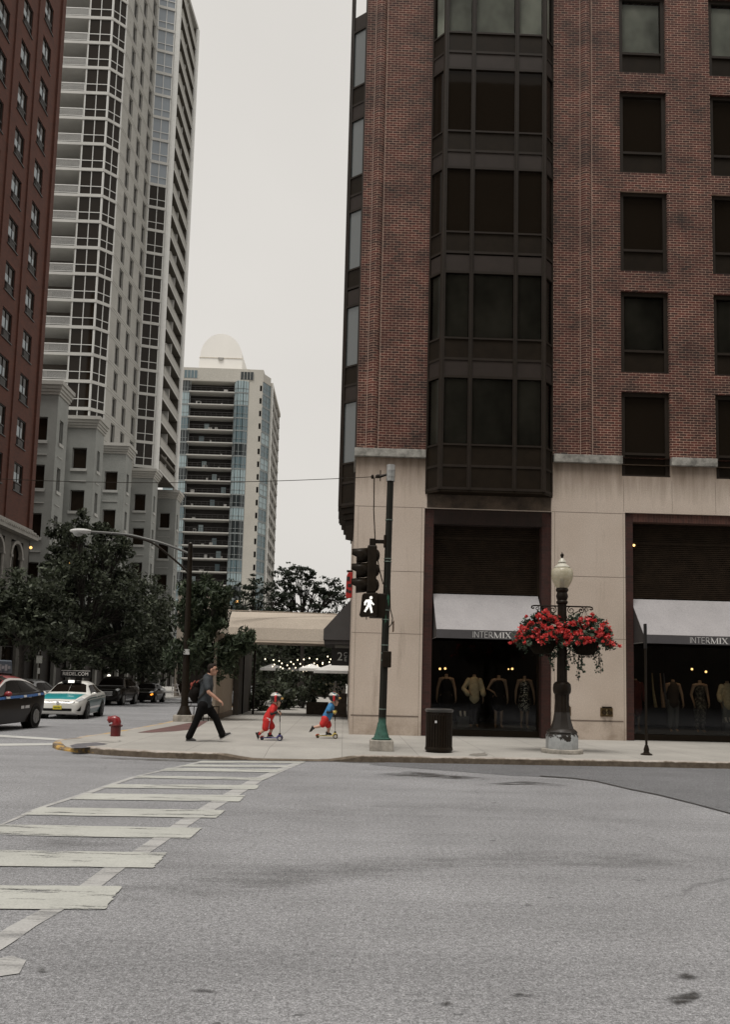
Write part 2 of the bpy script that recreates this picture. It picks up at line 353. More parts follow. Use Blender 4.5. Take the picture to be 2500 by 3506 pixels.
c=g.mix(y,c,(.50,.30,.07)); c=g.mix(1.0,c,g.ramp(g.noise(v,90,2,.8),[(.3,.8),(.7,1.2)]),'MULTIPLY'); g.l(c,b.inputs['Base Color']); b.inputs['Roughness'].default_value=.85
mb=MB(); A=[];n=len(outer); rk=random.Random(5)
for i,(p,q) in enumerate(zip(outer,inn)):
    h=kerb_h(*p); ch=rk.uniform(.0,.012); A+= [(p[0],p[1],-.05 if p[1]<20 else -1.4),(p[0]+0,p[1],h-.022-ch),(p[0]+(q[0]-p[0])*.16,p[1]+(q[1]-p[1])*.16,h),(q[0],q[1],h+.001)]
mb.add(A,[[i*4+k,(i+1)*4+k,(i+1)*4+k+1,i*4+k+1] for i in range(n-1) for k in range(3)])
struct(mb.build('kerb',m,smooth=30))
def slabs(name,base,rx,ry,grain=1.0):
    m,nt,b,out=newmat(name); g=G(nt); v=g.co()
    bt=g.n('ShaderNodeTexBrick'); bt.offset=0; g.l(v,bt.inputs['Vector']); bt.inputs['Scale'].default_value=1; bt.inputs['Brick Width'].default_value=rx; bt.inputs['Row Height'].default_value=ry
    bt.inputs['Mortar Size'].default_value=.009; bt.inputs['Mortar Smooth'].default_value=.4
    bt.inputs['Color1'].default_value=(*(x*.96 for x in base),1); bt.inputs['Color2'].default_value=(*(x*1.05 for x in base),1); bt.inputs['Mortar'].default_value=(*(x*.62 for x in base),1)
    c=g.mix(1.0,bt.outputs[0],g.ramp(g.noise(v,.7,6,.65),[(.3,.84),(.7,1.1)]),'MULTIPLY')
    c=g.mix(1.0,c,g.ramp(g.noise(v,95,3,.8),[(.34,.78),(.66,1.22)]),'MULTIPLY')
    c=g.mix(g.ramp(g.noise(v,1.9,5,.6),[(.63,0.0),(.78,.45)]),c,tuple(x*.55 for x in base))
    g.l(c,b.inputs['Base Color']); b.inputs['Roughness'].default_value=.85; return m
mb=MB(); A=[]
for p,q,r in zip(outer,inn,inn2): A+=[(q[0],q[1],kerb_h(*p)),(r[0],r[1],.131)]
mb.add(A,[[i*2,(i+1)*2,(i+1)*2+1,i*2+1] for i in range(n-1)]); mb.poly([(r[0],r[1],.131) for r in inn2]+[(60,300,.131)])
struct(mb.build('sidewalk',slabs('pavement',(.335,.32,.295),1.52,1.5)))
# wet-looking stains, brick paver strip, tactile plate
mb=MB()
for cx,cy,rx,ry,k in ((1640,2583,30,5,1),):
    mb.poly([onZ(cx+rx*math.cos(a)*(1+.75*noise.noise((k,math.cos(a)*3,math.sin(a)*3))),cy+ry*math.sin(a)*(1+.9*noise.noise((k+5,math.cos(a)*3,math.sin(a)*3))),.136) for a in [2*PI*i/24 for i in range(24)]])
struct(mb.build('pavement_stain',M('stain',(.19,.175,.155),.8)))
mb=MB(); mb.poly([onZ(x,y,.136) for x,y in ((470,2508),(520,2498),(600,2484),(640,2476),(700,2468),(712,2468),(668,2496),(600,2503),(520,2508))])
struct(mb.build('paver_strip',brick('pavers',(.15,.075,.07),(.11,.06,.055),(.16,.12,.11),.2,.1,.01)))
mb=MB(); mb.poly([onZ(x,y,.128) for x,y in ((238,2552),(262,2546),(330,2541),(368,2548),(330,2556),(280,2561),(245,2560))]); struct(mb.build('drain_cover',M('drain_iron',(.12,.115,.125),.6,0,.4,9)))
# far pavements of the side street
mb=MB(); mb.add([(x,y,z) for y in ys[1:] for x,z in ((-45,zr(y)+.13),(-15.9,zr(y)+.13),(-15.9,zr(y)-.05))],[[i*3+k,i*3+k+1,i*3+k+4,i*3+k+3] for i in range(len(ys)-2) for k in (0,1)]); struct(mb.build('sidewalk',slabs('pavement_far',(.30,.29,.27),1.5,1.5)))

# tyre-worn darker bands and oil marks on the carriageway
def smear(name,col,lo,hi,sc_=(.5,1.8,1),s0=2.6):
    m,nt,b,out=newmat(name); g=G(nt); b.inputs['Base Color'].default_value=(*col,1); b.inputs['Roughness'].default_value=.7
    tr=g.n('ShaderNodeBsdfTransparent'); mx=g.n('ShaderNodeMixShader'); t=g.n('ShaderNodeTexCoord')
    uv=g.n('ShaderNodeAttribute'); uv.attribute_name='edge'
    a=g.noise(g.co('Object',sc_),s0,7,.7); k=g.ramp(a,[(lo,0.0),(hi,1.0)]); f=g.n('ShaderNodeMath',operation='MULTIPLY'); g.l(k,f.inputs[0]); g.l(uv.outputs['Fac'],f.inputs[1])
    g.l(f.outputs[0],mx.inputs[0]); g.l(tr.outputs[0],mx.inputs[1]); g.l(b.outputs[0],mx.inputs[2]); g.l(mx.outputs[0],out.inputs[0]); return m
def smear_sheet(name,mid,half,z,mat,amp=.55):
    mb=MB(); vs=[];ed=[]
    for (x,y),h in zip(mid,half):
        for k,e in ((-1,0),(-.4,amp),(.4,amp),(1,0)): vs.append(onZ(x,y+k*h,z)); ed.append(e)
    n=len(mid); ed[0:4]=[0]*4; ed[-4:]=[0]*4
    mb.add(vs,[[i*4+k,i*4+k+1,i*4+k+5,i*4+k+4] for i in range(n-1) for k in range(3)])
    o=mb.build(name,mat,fix=False); a=o.data.attributes.new('edge','FLOAT','POINT'); a.data.foreach_set('value',ed); return struct(o)
SM=smear('tyre_dark',(.075,.074,.073),.36,.62)
smear_sheet('tyre_band',[(330,3062),(500,3055),(700,3040),(900,3015),(1150,2985),(1450,2955),(1800,2940),(2200,2945),(2600,2955)],[30,42,48,48,42,36,34,34,30],.0030,SM,.26)
smear_sheet('tyre_band',[(60,2900),(180,2890),(330,2880),(480,2885)],[20,26,24,12],.0031,SM,.25)
smear_sheet('tyre_band',[(700,2790),(1100,2770),(1600,2765),(2000,2790),(2500,2840)],[14,18,18,18,18],.0032,SM,.12)
smear_sheet('tyre_band',[(900,3200),(1400,3160),(2000,3150),(2700,3170)],[60,70,70,60],.0033,SM,.07)
OIL=smear('oil_dark',(.035,.032,.030),.40,.60,(1.6,5,1),1.5)
for mid,half in (([(2270,3420),(2320,3425),(2380,3410),(2410,3405)],[8,22,20,6]),([(2310,3345),(2350,3342),(2400,3345)],[8,14,8]),([(1270,2655),(1400,2650),(1560,2660),(1700,2668)],[4,11,9,4]),([(1600,2690),(1800,2680),(1960,2690)],[4,8,4]),([(1500,3440),(1530,3436),(1560,3440)],[4,12,4]),([(120,3325),(145,3322),(170,3326)],[4,10,4]),([(1790,3100),(1805,3098),(1825,3100)],[3,6,3]),([(640,3392),(700,3390),(760,3396)],[4,8,4]),([(1740,3410),(1780,3405),(1840,3410)],[4,9,4])):
    smear_sheet('oil_mark',mid,half,.0042,OIL,1.0)

smear_sheet('gutter_grit',[(250,2590),(420,2598),(640,2605),(900,2606),(1150,2606),(1300,2612),(1700,2618),(2100,2626),(2500,2636)],[3,4,5,4,4,5,6,6,6],.0034,smear('grit_dark',(.085,.08,.072),.34,.6,(1.2,3,1),1.6),.8)
# ================================================================ corner building: brick above, stone shop storey below
X0,YF=.18,22.5
BRICK=brick('red_brick',(.096,.0215,.0130),(.030,.0115,.0075),(.44,.295,.225),  .2032,.0705,.0056,dirt=.8)
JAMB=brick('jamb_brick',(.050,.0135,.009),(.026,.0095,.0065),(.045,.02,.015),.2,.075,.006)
def stonemat():
    m,nt,b,out=newmat('granite'); g=G(nt); v=g.co()
    c=g.ramp(g.noise(v,.55,5,.6),[(.3,(.49,.405,.335)),(.7,(.57,.485,.415))])
    c=g.mix(1.0,c,g.ramp(g.noise(v,85,3,.85),[(.36,.72),(.64,1.25)]),'MULTIPLY'); c=g.mix(1.0,c,g.ramp(g.noise(v,30,3,.8),[(.36,.9),(.64,1.09)]),'MULTIPLY')
    # rain streaks and grime running down from the ledge, splash dirt near the ground
    vs=g.co('Object',(2.2,2.2,.22)); t=g.n('ShaderNodeTexCoord'); sp=g.n('ShaderNodeSeparateXYZ'); g.l(t.outputs['Object'],sp.inputs[0])
    dn=g.noise(vs,2.0,6,.65); a=g.n('ShaderNodeMath',operation='MULTIPLY_ADD'); g.l(dn,a.inputs[0]); a.inputs[1].default_value=1.3; g.l(sp.outputs[2],a.inputs[2])
    up=g.ramp(a.outputs[0],[(.0,0.0),(1,0.0)]); mr=g.n('ShaderNodeMapRange'); g.l(a.outputs[0],mr.inputs[0]); mr.inputs[1].default_value=7.2; mr.inputs[2].default_value=8.3
    c=g.mix(mr.outputs[0],c,(.16,.115,.08))
    st=g.ramp(g.noise(vs,1.1,6,.7),[(.56,0.0),(.75,.45)]); c=g.mix(st,c,(.20,.15,.11))
    mr2=g.n('ShaderNodeMapRange'); g.l(sp.outputs[2],mr2.inputs[0]); mr2.inputs[1].default_value=.75; mr2.inputs[2].default_value=.0
    sd=g.mix(1.0,mr2.outputs[0],g.ramp(g.noise(v,1.6,6,.7),[(.4,.15),(.65,.8)]),'MULTIPLY'); c=g.mix(sd,c,(.22,.165,.12))
    g.l(c,b.inputs['Base Color']); b.inputs['Roughness'].default_value=.7; g.bump(g.noise(v,60,3,.8),b,.15,.01); return m
STONE=stonemat()
BRONZE=M('bronze_frame',(.022,.016,.0115),.55,.0,.15,3,spec=.18); PANEL=M('dark_panel',(.015,.0105,.0065),.5,0,.2,3,spec=.1); PANEL2=M('bronze_panel',(.030,.022,.018),.55,0,.12,3,spec=.2)
GD=glass_dark('window_glass',(.0135,.0100,.0070),.03,.10,.08); GT=glass_clear('tinted_glass',(.47,.46,.43),.02,1.2); GT2=glass_clear('pale_glass',(.85,.86,.84),.02,1.22)
def blindmat(name,col,n=60):
    m,nt,b,out=newmat(name); g=G(nt); t=g.n('ShaderNodeTexCoord'); wv=g.n('ShaderNodeTexWave'); wv.bands_direction='Z'; wv.inputs['Scale'].default_value=n/6.3; wv.inputs['Distortion'].default_value=.15; g.l(t.outputs['Object'],wv.inputs['Vector'])
    c=g.mix(1.0,g.ramp(wv.outputs['Fac'],[(.2,.7),(.7,1.0)]),g.ramp(g.noise(g.co('Object',(1,1,.7)),.9,3,.5),[(.35,tuple(x*.45 for x in col)),(.7,tuple(x*1.25 for x in col))]),'MULTIPLY')
    g.l(c,b.inputs['Base Color']); b.inputs['Roughness'].default_value=.8; return m
BL1=blindmat('blind_cloth',(.25,.245,.215)); BL2=blindmat('roller_blind',(.62,.64,.56),200)
BB=thing('brick_corner_building','dark red brick corner building with bronze bay windows over a beige granite shop storey','building',(X0,YF,.13),world=True)
mpS=lambda u,v,d:(u,YF+d,v)          # front face towards the street
mpW=lambda u,v,d:(X0+d,u,v)          # side face along the cross street
XE=17.0; ZT=24.5
rows=[(7.40,9.82),(10.38,12.77),(13.37,15.78),(16.34,18.86),(19.44,21.9)]
cols=[(7.58,8.95),(10.24,11.62),(12.9,14.28)]
holes=[(a,b,c,d) for a,b in cols for c,d in rows]+[(2.1,5.65,6.75,ZT)]
mb=MB(); wall(mb,mpS,X0,XE,7.93,ZT,holes,.16); wall(mb,mpW,YF,37.5,7.93,ZT,[(24.3,27.7,6.9,ZT)],.15)
mb.box(XE-.02,XE,YF+.3,37.5,.13,ZT); mb.box(X0+.3,XE,37.3,37.5,.13,ZT); mb.box(X0+.02,XE-.03,YF+.25,37.3,ZT-.1,ZT); 
mb.build('wall',BRICK,BB)
for x in (.60,6.59):          # rounded brick ribs
    p=MB(); q=[(x+.155*math.cos(a),YF+.02-.12*math.sin(a)) for a in [PI*i/8 for i in range(9)]]
    p.prism(q,lambda a,b:(a,b,7.94),lambda a,b:(a,b,ZT)); p.build('brick_rib',BRICK,BB,smooth=50)
    for dx in (-.168,.168): p=MB(); p.box(x+dx-.008,x+dx+.008,YF-.006,YF+.05,7.95,ZT); p.build('mortar_line',M('mortar_pale',(.40,.29,.235),.9),BB)
mb=MB(); shops=[(2.1,5.62,.13,6.33),(7.66,13.2,.13,6.37)]
def in_st(h): return h
wall(mb,mpS,X0,XE,.13,7.74,shops+[(a,b,7.40,7.76) for a,b in cols],.30); wall(mb,mpW,YF,37.5,.13,7.74,[(30.2,33.5,.13,3.1)],.3); mb.build('stone_base',STONE,BB)
for a,b,c,d in ((X0-.05,2.1,YF-.10,YF+.2),(5.66,7.58,YF-.10,YF+.2),(8.95,10.24,YF-.10,YF+.2),(11.62,12.9,YF-.10,YF+.2),(14.28,XE,YF-.10,YF+.2),(X0-.05,X0+.2,YF+.2,37.5)):   # projecting stone ledge between the openings
    mb=MB(); mb.box(a,b,c,d,7.72,7.95); mb.build('stone_ledge',M('ledge_stone',(.27,.26,.235),.85,0,.55,5,fine=.25),BB,bevel=.012)
JT=.012                       # joints and plinth
def joint(*q): mb=MB(); mb.box(*q); mb.build('stone_joint',M('joint',(.17,.135,.11),.9),BB)
for a,b in ((X0,2.1),(5.62,7.66)):
    for z in (6.33,4.55,2.85): joint(a,b,YF-.002,YF+.01,z,z+JT)
for x in (2.02,5.70,7.60,.27): joint(x,x+.008,YF-.003,YF+.01,.13,6.33)
for x in (7.62,8.98,10.2): joint(x,x+.008,YF-.002,YF+.01,6.40,7.3)
for a,b in ((X0+.03,2.02),(5.72,7.58)): joint(a,b,YF-.004,YF+.01,.62,.66)
mb=MB(); mb.box(2.16,5.60,YF-.003,YF+.02,6.345,6.74); mb.build('shade_stain_panel',M('shade_stained_stone',(.075,.054,.038),.9,0,.75,1.7,fine=.3),BB)  # shade under the bay, mixed with stain, painted as a dark panel
# ---- plain windows
def brick_window(a,b,c,d,blind=None):
    fr=MB(); frame(fr,mpS,a,b,c,d,.115,.07,.17,.06); fbox(fr,mpS,a+.115,b-.115,c+.62,c+.69,.06,.15); fbox(fr,mpS,a-.0,b+.0,c-.03,c+.05,.04,.16)
    o=fr.build('window',BRONZE,BB); p=MB(); rect(p,mpS,a+.11,b-.11,c+.68,d-.11,.13); p.build('pane',(GT2 if blind is BL2 else GT) if blind else GD,o,fix=False)
    q=MB(); fbox(q,mpS,a+.11,b-.11,c+.06,c+.625,.10,.13); q.build('spandrel',PANEL,o)
    if blind: k=MB(); fbox(k,mpS,a+.1,b-.1,c+.66,d-.1,.25,.28); k.build('blind',blind,o)
for i,(a,b) in enumerate(cols):
    for j,(c,d) in enumerate(rows): brick_window(a,b,c,d,{1:BL1,4:BL2}.get(j))
# ---- bay windows
def bay(mp,u0,u1,f0,f1,mull,pr,sills,zb,zt,blinds,steps=0,gd=GD):
    def face(a,pa,b,pb):      # map along a slanted side
        L=math.hypot(b-a,pb-pa); nx,ny=(pb-pa)/L,(b-a)/L
        return (lambda u,v,d:mp(a+(b-a)*u/L+nx*d,v,-(pa+(pb-pa)*u/L)+ny*d)),L
    fr=MB(); faces=[]
    mA,LA=face(u0,0,f0,pr); mF=lambda u,v,d:mp(u,v,-pr+d); mC,LC=face(f1,pr,u1,0)
    cuts=[f0]+mull+[f1]
    faces=[(mA,0,LA,.05,.05)]+[(mF,a,b,.06 if i else .08,.06 if i<len(cuts)-2 else .08) for i,(a,b) in enumerate(zip(cuts,cuts[1:]))]+[(mC,0,LC,.05,.05)]
    fr.tube([mp(f0,zb,-pr+.04),mp(f0,zt,-pr+.04)],.065,6); fr.tube([mp(f1,zb,-pr+.04),mp(f1,zt,-pr+.04)],.065,6)
    for m in mull: fbox(fr,mF,m-.018,m+.018,zb,zt,-.03,.06)
    panes=[];spans=[];pan=[];bl=[]
    for (m,a,b,ta,tb) in faces:
        fbox(fr,m,a,a+ta,zb,zt,0,.09); fbox(fr,m,b-tb,b,zb,zt,0,.09)
        for s in sills:
            fbox(fr,m,a+ta,b-tb,s,s+.05,.004,.10); fbox(fr,m,a+ta,b-tb,s-.60,s-.53,.012,.10); fbox(fr,m,a+ta,b-tb,s+1.90,s+1.97,.004,.10)
            panes.append((m,a+ta,b-tb,s+.04,s+1.91,s)); spans.append((m,a+ta,b-tb,s-.54,s+.01)); pan.append((m,a+ta,b-tb,s+1.96,s+2.44))
        pan.append((m,a+ta,b-tb,zb+.06,sills[0]-.58)); fbox(fr,m,a+ta,b-tb,zb,zb+.07,.002,.1)
    o=fr.build('bay_window',BRONZE,BB)
    for m,a,b,c,d,s in panes:
        p=MB(); rect(p,m,a,b,c,d,.05); k=blinds.get(round(s,1)); p.build('pane',(GT2 if k is BL2 else GT) if k else gd,o,fix=False)
        if k: q=MB(); fbox(q,m,a+.005,b-.005,c,d,.12,.14); q.build('blind',k,o)
    for m,a,b,c,d in spans: p=MB(); fbox(p,m,a,b,c,d,.03,.06); p.build('spandrel',PANEL,o)
    for m,a,b,c,d in pan: p=MB(); fbox(p,m,a,b,c,d,.03,.06); p.build('panel',PANEL2 if c>8 else PANEL,o)
    q=MB(); pl=[(u0+.005,.12),(u0+.005,-.0),(f0,-pr+.01),(f1,-pr+.01),(u1-.005,-.0),(u1-.005,.12)]
    q.prism(pl,lambda u,d:mp(u,zb-.06,d),lambda u,d:mp(u,zb+.02,d))
    for i in range(steps): 
        t=.08*(i+1); pl2=[(u0+t,.12),(u0+t,0),(f0+t*.7,-pr+t*.9),(f1-t*.7,-pr+t*.9),(u1-t,0),(u1-t,.12)]
        q.prism(pl2,lambda u,d:mp(u,zb-.06-.17*(i+1),d),lambda u,d:mp(u,zb-.06-.17*i,d))
    q.build('bay_soffit',PANEL,o)
sl=[8.01,11.02,14.10,17.11,20.12]
bay(mpS,2.1,5.65,2.45,5.30,[3.25,4.49],.42,sl,6.78,ZT-.5,{8.0:BL1,11.0:BL1,20.1:BL2})
bay(mpW,24.25,27.75,24.62,27.38,[25.4,26.6],.47,sl,6.75,ZT-.5,{},3,glass_dark('side_glass',(.10,.11,.11),.02,1.0,.25,.5))  # side panes: bright sky reflection partly put into a paler glass colour
# ---- shop fronts
SLAT=M('slat_wood',(.022,.0145,.009),.6,0,.3,4,spec=.1); FRM=M('shop_frame',(.015,.0105,.0065),.4,spec=.12)
def shopfront(a,b,top,ja,soldier):
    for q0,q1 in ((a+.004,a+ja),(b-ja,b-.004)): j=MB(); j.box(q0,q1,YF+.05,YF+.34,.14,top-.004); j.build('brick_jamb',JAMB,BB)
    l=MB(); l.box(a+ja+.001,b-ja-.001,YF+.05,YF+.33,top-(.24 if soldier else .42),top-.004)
    l.build('brick_lintel',brick('soldier_brick' if soldier else 'dark_brick',(.085,.03,.02) if soldier else (.022,.0095,.006),(.045,.016,.011) if soldier else (.016,.008,.005),(.10,.055,.04) if soldier else (.02,.011,.007),.24,.075,.006,swap=True),BB)  # soldier course on one shop, plain dark brick on the other
    x0,x1=a+ja+.002,b-ja-.002; zt=top-(.24 if soldier else .42)
    s=MB(); s.box(x0,x1,YF+.36,YF+.42,4.0,zt)
    n=int((zt-4.05)/.055)
    for i in range(n): z=4.04+i*.055; s.box(x0+.06,x1-.06,YF+.335,YF+.365,z,z+.034)
    for i in (0,1): s.box(x0 if i==0 else x1-.06,x0+.06 if i==0 else x1,YF+.32,YF+.36,4.0,zt)
    s.box(x0,x1,YF+.325,YF+.365,5.55,5.62); s.build('slatted_screen',SLAT,BB)
    f=MB(); f.box(x0,x1,YF+.30,YF+.44,.13,.30); f.box(x0,x1,YF+.34,YF+.42,3.9,4.0); f.box(x0,x0+.05,YF+.34,YF+.42,.3,3.9); f.box(x1-.05,x1,YF+.34,YF+.42,.3,3.9)
    if b-a>4: f.box((x0+x1)/2+.28,(x0+x1)/2+.33,YF+.34,YF+.42,.3,3.9)
    o=f.build('shop_window',FRM,BB); p=MB(); rect(p,mpS,x0+.05,x1-.05,.3,3.9,.37); p.build('pane',glass_clear('shop_glass',(.72,.74,.72),.03),o,fix=False)
    r=MB(); y0,y1=YF+.45,27.2
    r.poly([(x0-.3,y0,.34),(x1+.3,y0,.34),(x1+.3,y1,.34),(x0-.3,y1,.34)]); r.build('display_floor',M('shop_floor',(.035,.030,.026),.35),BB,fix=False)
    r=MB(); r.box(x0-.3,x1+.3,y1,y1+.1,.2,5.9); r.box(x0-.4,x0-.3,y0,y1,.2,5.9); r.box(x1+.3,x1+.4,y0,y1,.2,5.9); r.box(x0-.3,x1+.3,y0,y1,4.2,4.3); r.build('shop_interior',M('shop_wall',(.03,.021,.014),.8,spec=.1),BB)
shopfront(2.1,5.62,6.33,.26,False); shopfront(7.66,13.2,6.37,.23,True)
# brass hose connections on the stone pier
for x in (7.12,5.98):
    p=MB(); p.box(x-.17,x+.17,YF-.02,YF+.01,.76,1.0); o=p.build('hose_connection',M('old_brass',(.16,.11,.055),.4,.8,.4,20),BB,bevel=.01)
    q=MB(); q.box(x-.13,x+.13,YF-.06,YF-.02,.985,1.03); q.build('hood',BLACKM,o)
    for k in (-1,1): q=MB(); q.tube([(x+k*.075,YF-.02,.87),(x+k*.075,YF-.10,.865)],.055,12); q.build('cap',M('tarnished_brass',(.06,.045,.03),.35,.9,.4,20),o,smooth=40)
    q=MB(); q.box(x-.015,x+.015,YF-.025,YF-.02,.8,.96); q.box(x-.03,x+.03,YF-.024,YF-.02,.87,.9); q.build('badge',M('brass_badge',(.5,.42,.25),.4,.8),o)
# ---- awnings
AWT=M('awning_cloth',(.305,.292,.297),.85,0,.10,1.2,fine=.14,bump=.5,bscale=2.2); AWV=M('valance_cloth',(.068,.064,.068),.85,0,.1,2,fine=.12); AWS=M('awning_side',(.03,.026,.025),.85)
WHT=M('lettering_white',(.72,.71,.70),.6,0,.04)
def awning(x0,x1,lx,label):
    a=thing('shop_awning',label,'awning',(x0,YF+.2,2.74),group='awnings over the shop windows',world=True)
    p=MB(); P=[(YF+.30,4.0),(YF+.30,3.975),(21.8,2.945),(21.79,2.965)]
    p.prism(P,lambda y,z:(x0,y,z),lambda y,z:(x1,y,z)); p.build('canopy',AWT,a)
    v=MB(); v.box(x0,x1,21.795,21.815,2.735,2.955); vo=v.build('valance',AWV,a)
    for x in (x0,x1-.012):
        s=MB(); s.prism([(YF+.29,3.96),(21.83,2.94),(21.83,2.74),(YF+.29,2.74)],lambda y,z:(x,y,z),lambda y,z:(x+.012,y,z)); s.build('side_panel',AWS,a)
    r=MB(); r.tube([(x0,21.85,2.75),(x1,21.85,2.75)],.012,6); r.tube([(x0,YF+.28,2.75),(x0,21.85,2.75)],.012,6); r.tube([(x1,YF+.28,2.75),(x1,21.85,2.75)],.012,6); r.build('frame_bar',M('awning_bar',(.35,.35,.34),.4,.8),a)
    # INTER in thin sans strokes, MIX in serif capitals
    h=.158; zb=2.765; L=MB(); t=.0085
    to=lambda x,z,d:(lx+x,21.795-.001-d,zb+z)
    S=[((0.01,0),(0.01,h)), ((.05,0),(.05,h)),((.05,h),(.15,0)),((.15,0),(.15,h)), ((.18,h),(.29,h)),((.235,0),(.235,h)), ((.32,0),(.32,h)),((.32,h),(.40,h)),((.32,h*.52),(.39,h*.52)),((.32,.003),(.40,.003)),
       ((.435,0),(.435,h)),((.435,h-.003),(.485,h-.003)),((.435,h*.48),(.485,h*.48)),((.485,h-.003),(.507,h*.86)),((.507,h*.86),(.507,h*.62)),((.507,h*.62),(.485,h*.48)),((.47,h*.48),(.535,0),.02)]
    S+=[((.575,0),(.575,h),.010),((.575,h),(.655,0),.026),((.655,0),(.735,h),.010),((.735,0),(.735,h),.028),((.555,.003),(.60,.003)),((.705,.003),(.765,.003)),((.555,h-.003),(.59,h-.003)),((.72,h-.003),(.765,h-.003)),
        ((.81,0),(.81,h),.028),((.78,.003),(.84,.003)),((.78,h-.003),(.84,h-.003)),
        ((.87,h),(.995,0),.028),((.99,h),(.875,0),.010),((.85,h-.003),(.91,h-.003)),((.96,h-.003),(1.02,h-.003)),((.85,.003),(.905,.003)),((.965,.003),(1.025,.003))]
    strokes(L,S,t,to,.003); L.build('lettering',WHT,vo)
    return a
awning(2.40,5.31,3.36,'pale grey shop awning with dark lettered valance, its right end half hidden by red flowers')
awning(7.90,13.0,9.13,'pale grey shop awning with dark lettered valance, behind the thin black sign post')
# side entrance awning, seen end on
a=thing('side_awning','dark charcoal awning sticking out from the side wall above the hanging black board','awning',(X0,31,2.95),world=True)
p=MB(); P=[(X0-.005,4.42),(-.77,3.34),(-.77,2.97),(X0-.005,2.97)]; p.prism(P,lambda x,z:(x,29.6,z),lambda x,z:(x,33.4,z)); p.build('canopy',M('charcoal_cloth',(.060,.056,.055),.85,0,.1,2,fine=.1),a)
p=MB(); p.box(-.74,X0-.01,29.63,33.37,2.82,2.965); p.build('valance',AWS,a)
t=thing('sign_board','black hanging board with large pale characters under the charcoal side awning','sign',(-.1,30.6,2.2),world=True)
p=MB(); p.box(-.48,X0-.01,30.6,30.65,2.08,2.72); p.build('board',M('board_black',(.013,.011,.010),.6),t)
p=MB(); p.box(-.36,X0-.02,30.57,30.66,2.72,2.82); p.build('bracket',M('board_grey',(.25,.24,.22),.6),t)
lt=MB()
for s,sz,x,z in (('2',.43,-.17,2.40),('C',.21,.035,2.485),('E',.21,.04,2.31)):
    v,f=text_mesh(s,sz,.003); lt.add([(x+p_[0],30.594-p_[2],z+p_[1]) for p_ in v],f)
lt.build('lettering',M('sign_white',(.6,.6,.58),.6),t,fix=False)
t=thing('blade_sign','bright red blade sign with black marks sticking out from the side wall','sign',(.08,25.2,4.0),world=True)
p=MB(); P=[(-.02,4.08),(.03,4.02),(X0,4.05),(X0,4.82),(.05,4.82),(.0,4.7)]; p.prism(P,lambda x,z:(x,25.0,z),lambda x,z:(x,25.12,z)); p.build('panel',M('sign_red',(.38,.014,.010),.5,0,.1),t,bevel=.02)
for x0,x1,z0,z1 in ((.0,.10,4.55,4.68),(.04,.16,4.36,4.46),(.0,.06,4.2,4.3),(.07,.15,4.18,4.26)):
    p=MB(); p.box(x0,x1,24.992,25.0,z0,z1); p.build('mark',M('sign_black',(.012,.01,.01),.6),t)
p=MB(); p.box(.0,X0,25.03,25.09,4.82,4.88); p.build('arm',BLACKM,t)

# dark office building on the camera's side of the street, mirrored in the shop glass
OB=thing('office_building','dark office building on the near side of the street, mirrored in the shop windows','building',(20,-16,0),world=True)
mO=lambda u,v,d:(u,-16-d,v)
mb=MB(); ho=[(-3+i*4.2,-3+i*4.2+2.6,5.5+k*3.6,7.6+k*3.6) for i in range(11) for k in range(11)]; wall(mb,mO,-4,46,0,48,ho,.25); mb.box(-4,46,-34,-16.3,47,48); mb.poly([(-4,-16,0),(-4,-16,48),(-4,-34,48),(-4,-34,0)]); mb.build('wall',M('office_stone',(.11,.095,.08),.9,0,.2,.4),OB)
mb=MB(); rect(mb,mO,-4,46,.1,47,.24); mb.build('window_glass',glass_dark('office_glass',(.012,.011,.010),.05,.3),OB,fix=False)
# ================================================================ dark red brick block at the far left
RB=brick('block_brick',(.098,.029,.0155),(.072,.022,.012),(.07,.027,.017),.3,.1,.006,dirt=.25)
XR=-22.8; RED=thing('red_brick_block','plain dark red brick apartment block with small paired windows at the left edge','building',(XR,59.5,0),world=True)
mpE=lambda u,v,d:(XR-d,u,v)          # faces the street (towards +X)
st=3.13; colY=[56.75,53.25,49.75,46.25]; W2=1.55
zs=[50.2+2*st-k*st for k in range(17)]; zs=[z for z in zs if z>13.2]
holes=[(y-W2/2,y+W2/2,z-1.95,z) for y in colY for z in zs]
mb=MB(); wall(mb,mpE,38,59.5,11.6,60,holes,.16); mb.box(XR-18,XR-.02,59.4,59.5,11.6,60); mb.box(XR-18,XR-.3,38.1,59.3,59.5,60); mb.poly([(XR-18,38,0),(XR,38,0),(XR,38,60),(XR-18,38,60)])
mb.build('wall',RB,RED)
mb=MB(); 
for y in (55.0,51.5): mb.box(XR-.02,XR+.10,y-.16,y+.16,11.7,60)
mb.box(XR-.02,XR+.14,58.9,59.52,11.7,60); mb.build('brick_pilaster',RB,RED)
FB=M('window_bronze',(.020,.016,.014),.5); G2=glass_dark('pane_dark',(.017,.012,.008),.05,.15); GS=glass_dark('pane_sky_tint',(.21,.25,.27),.12,.5)
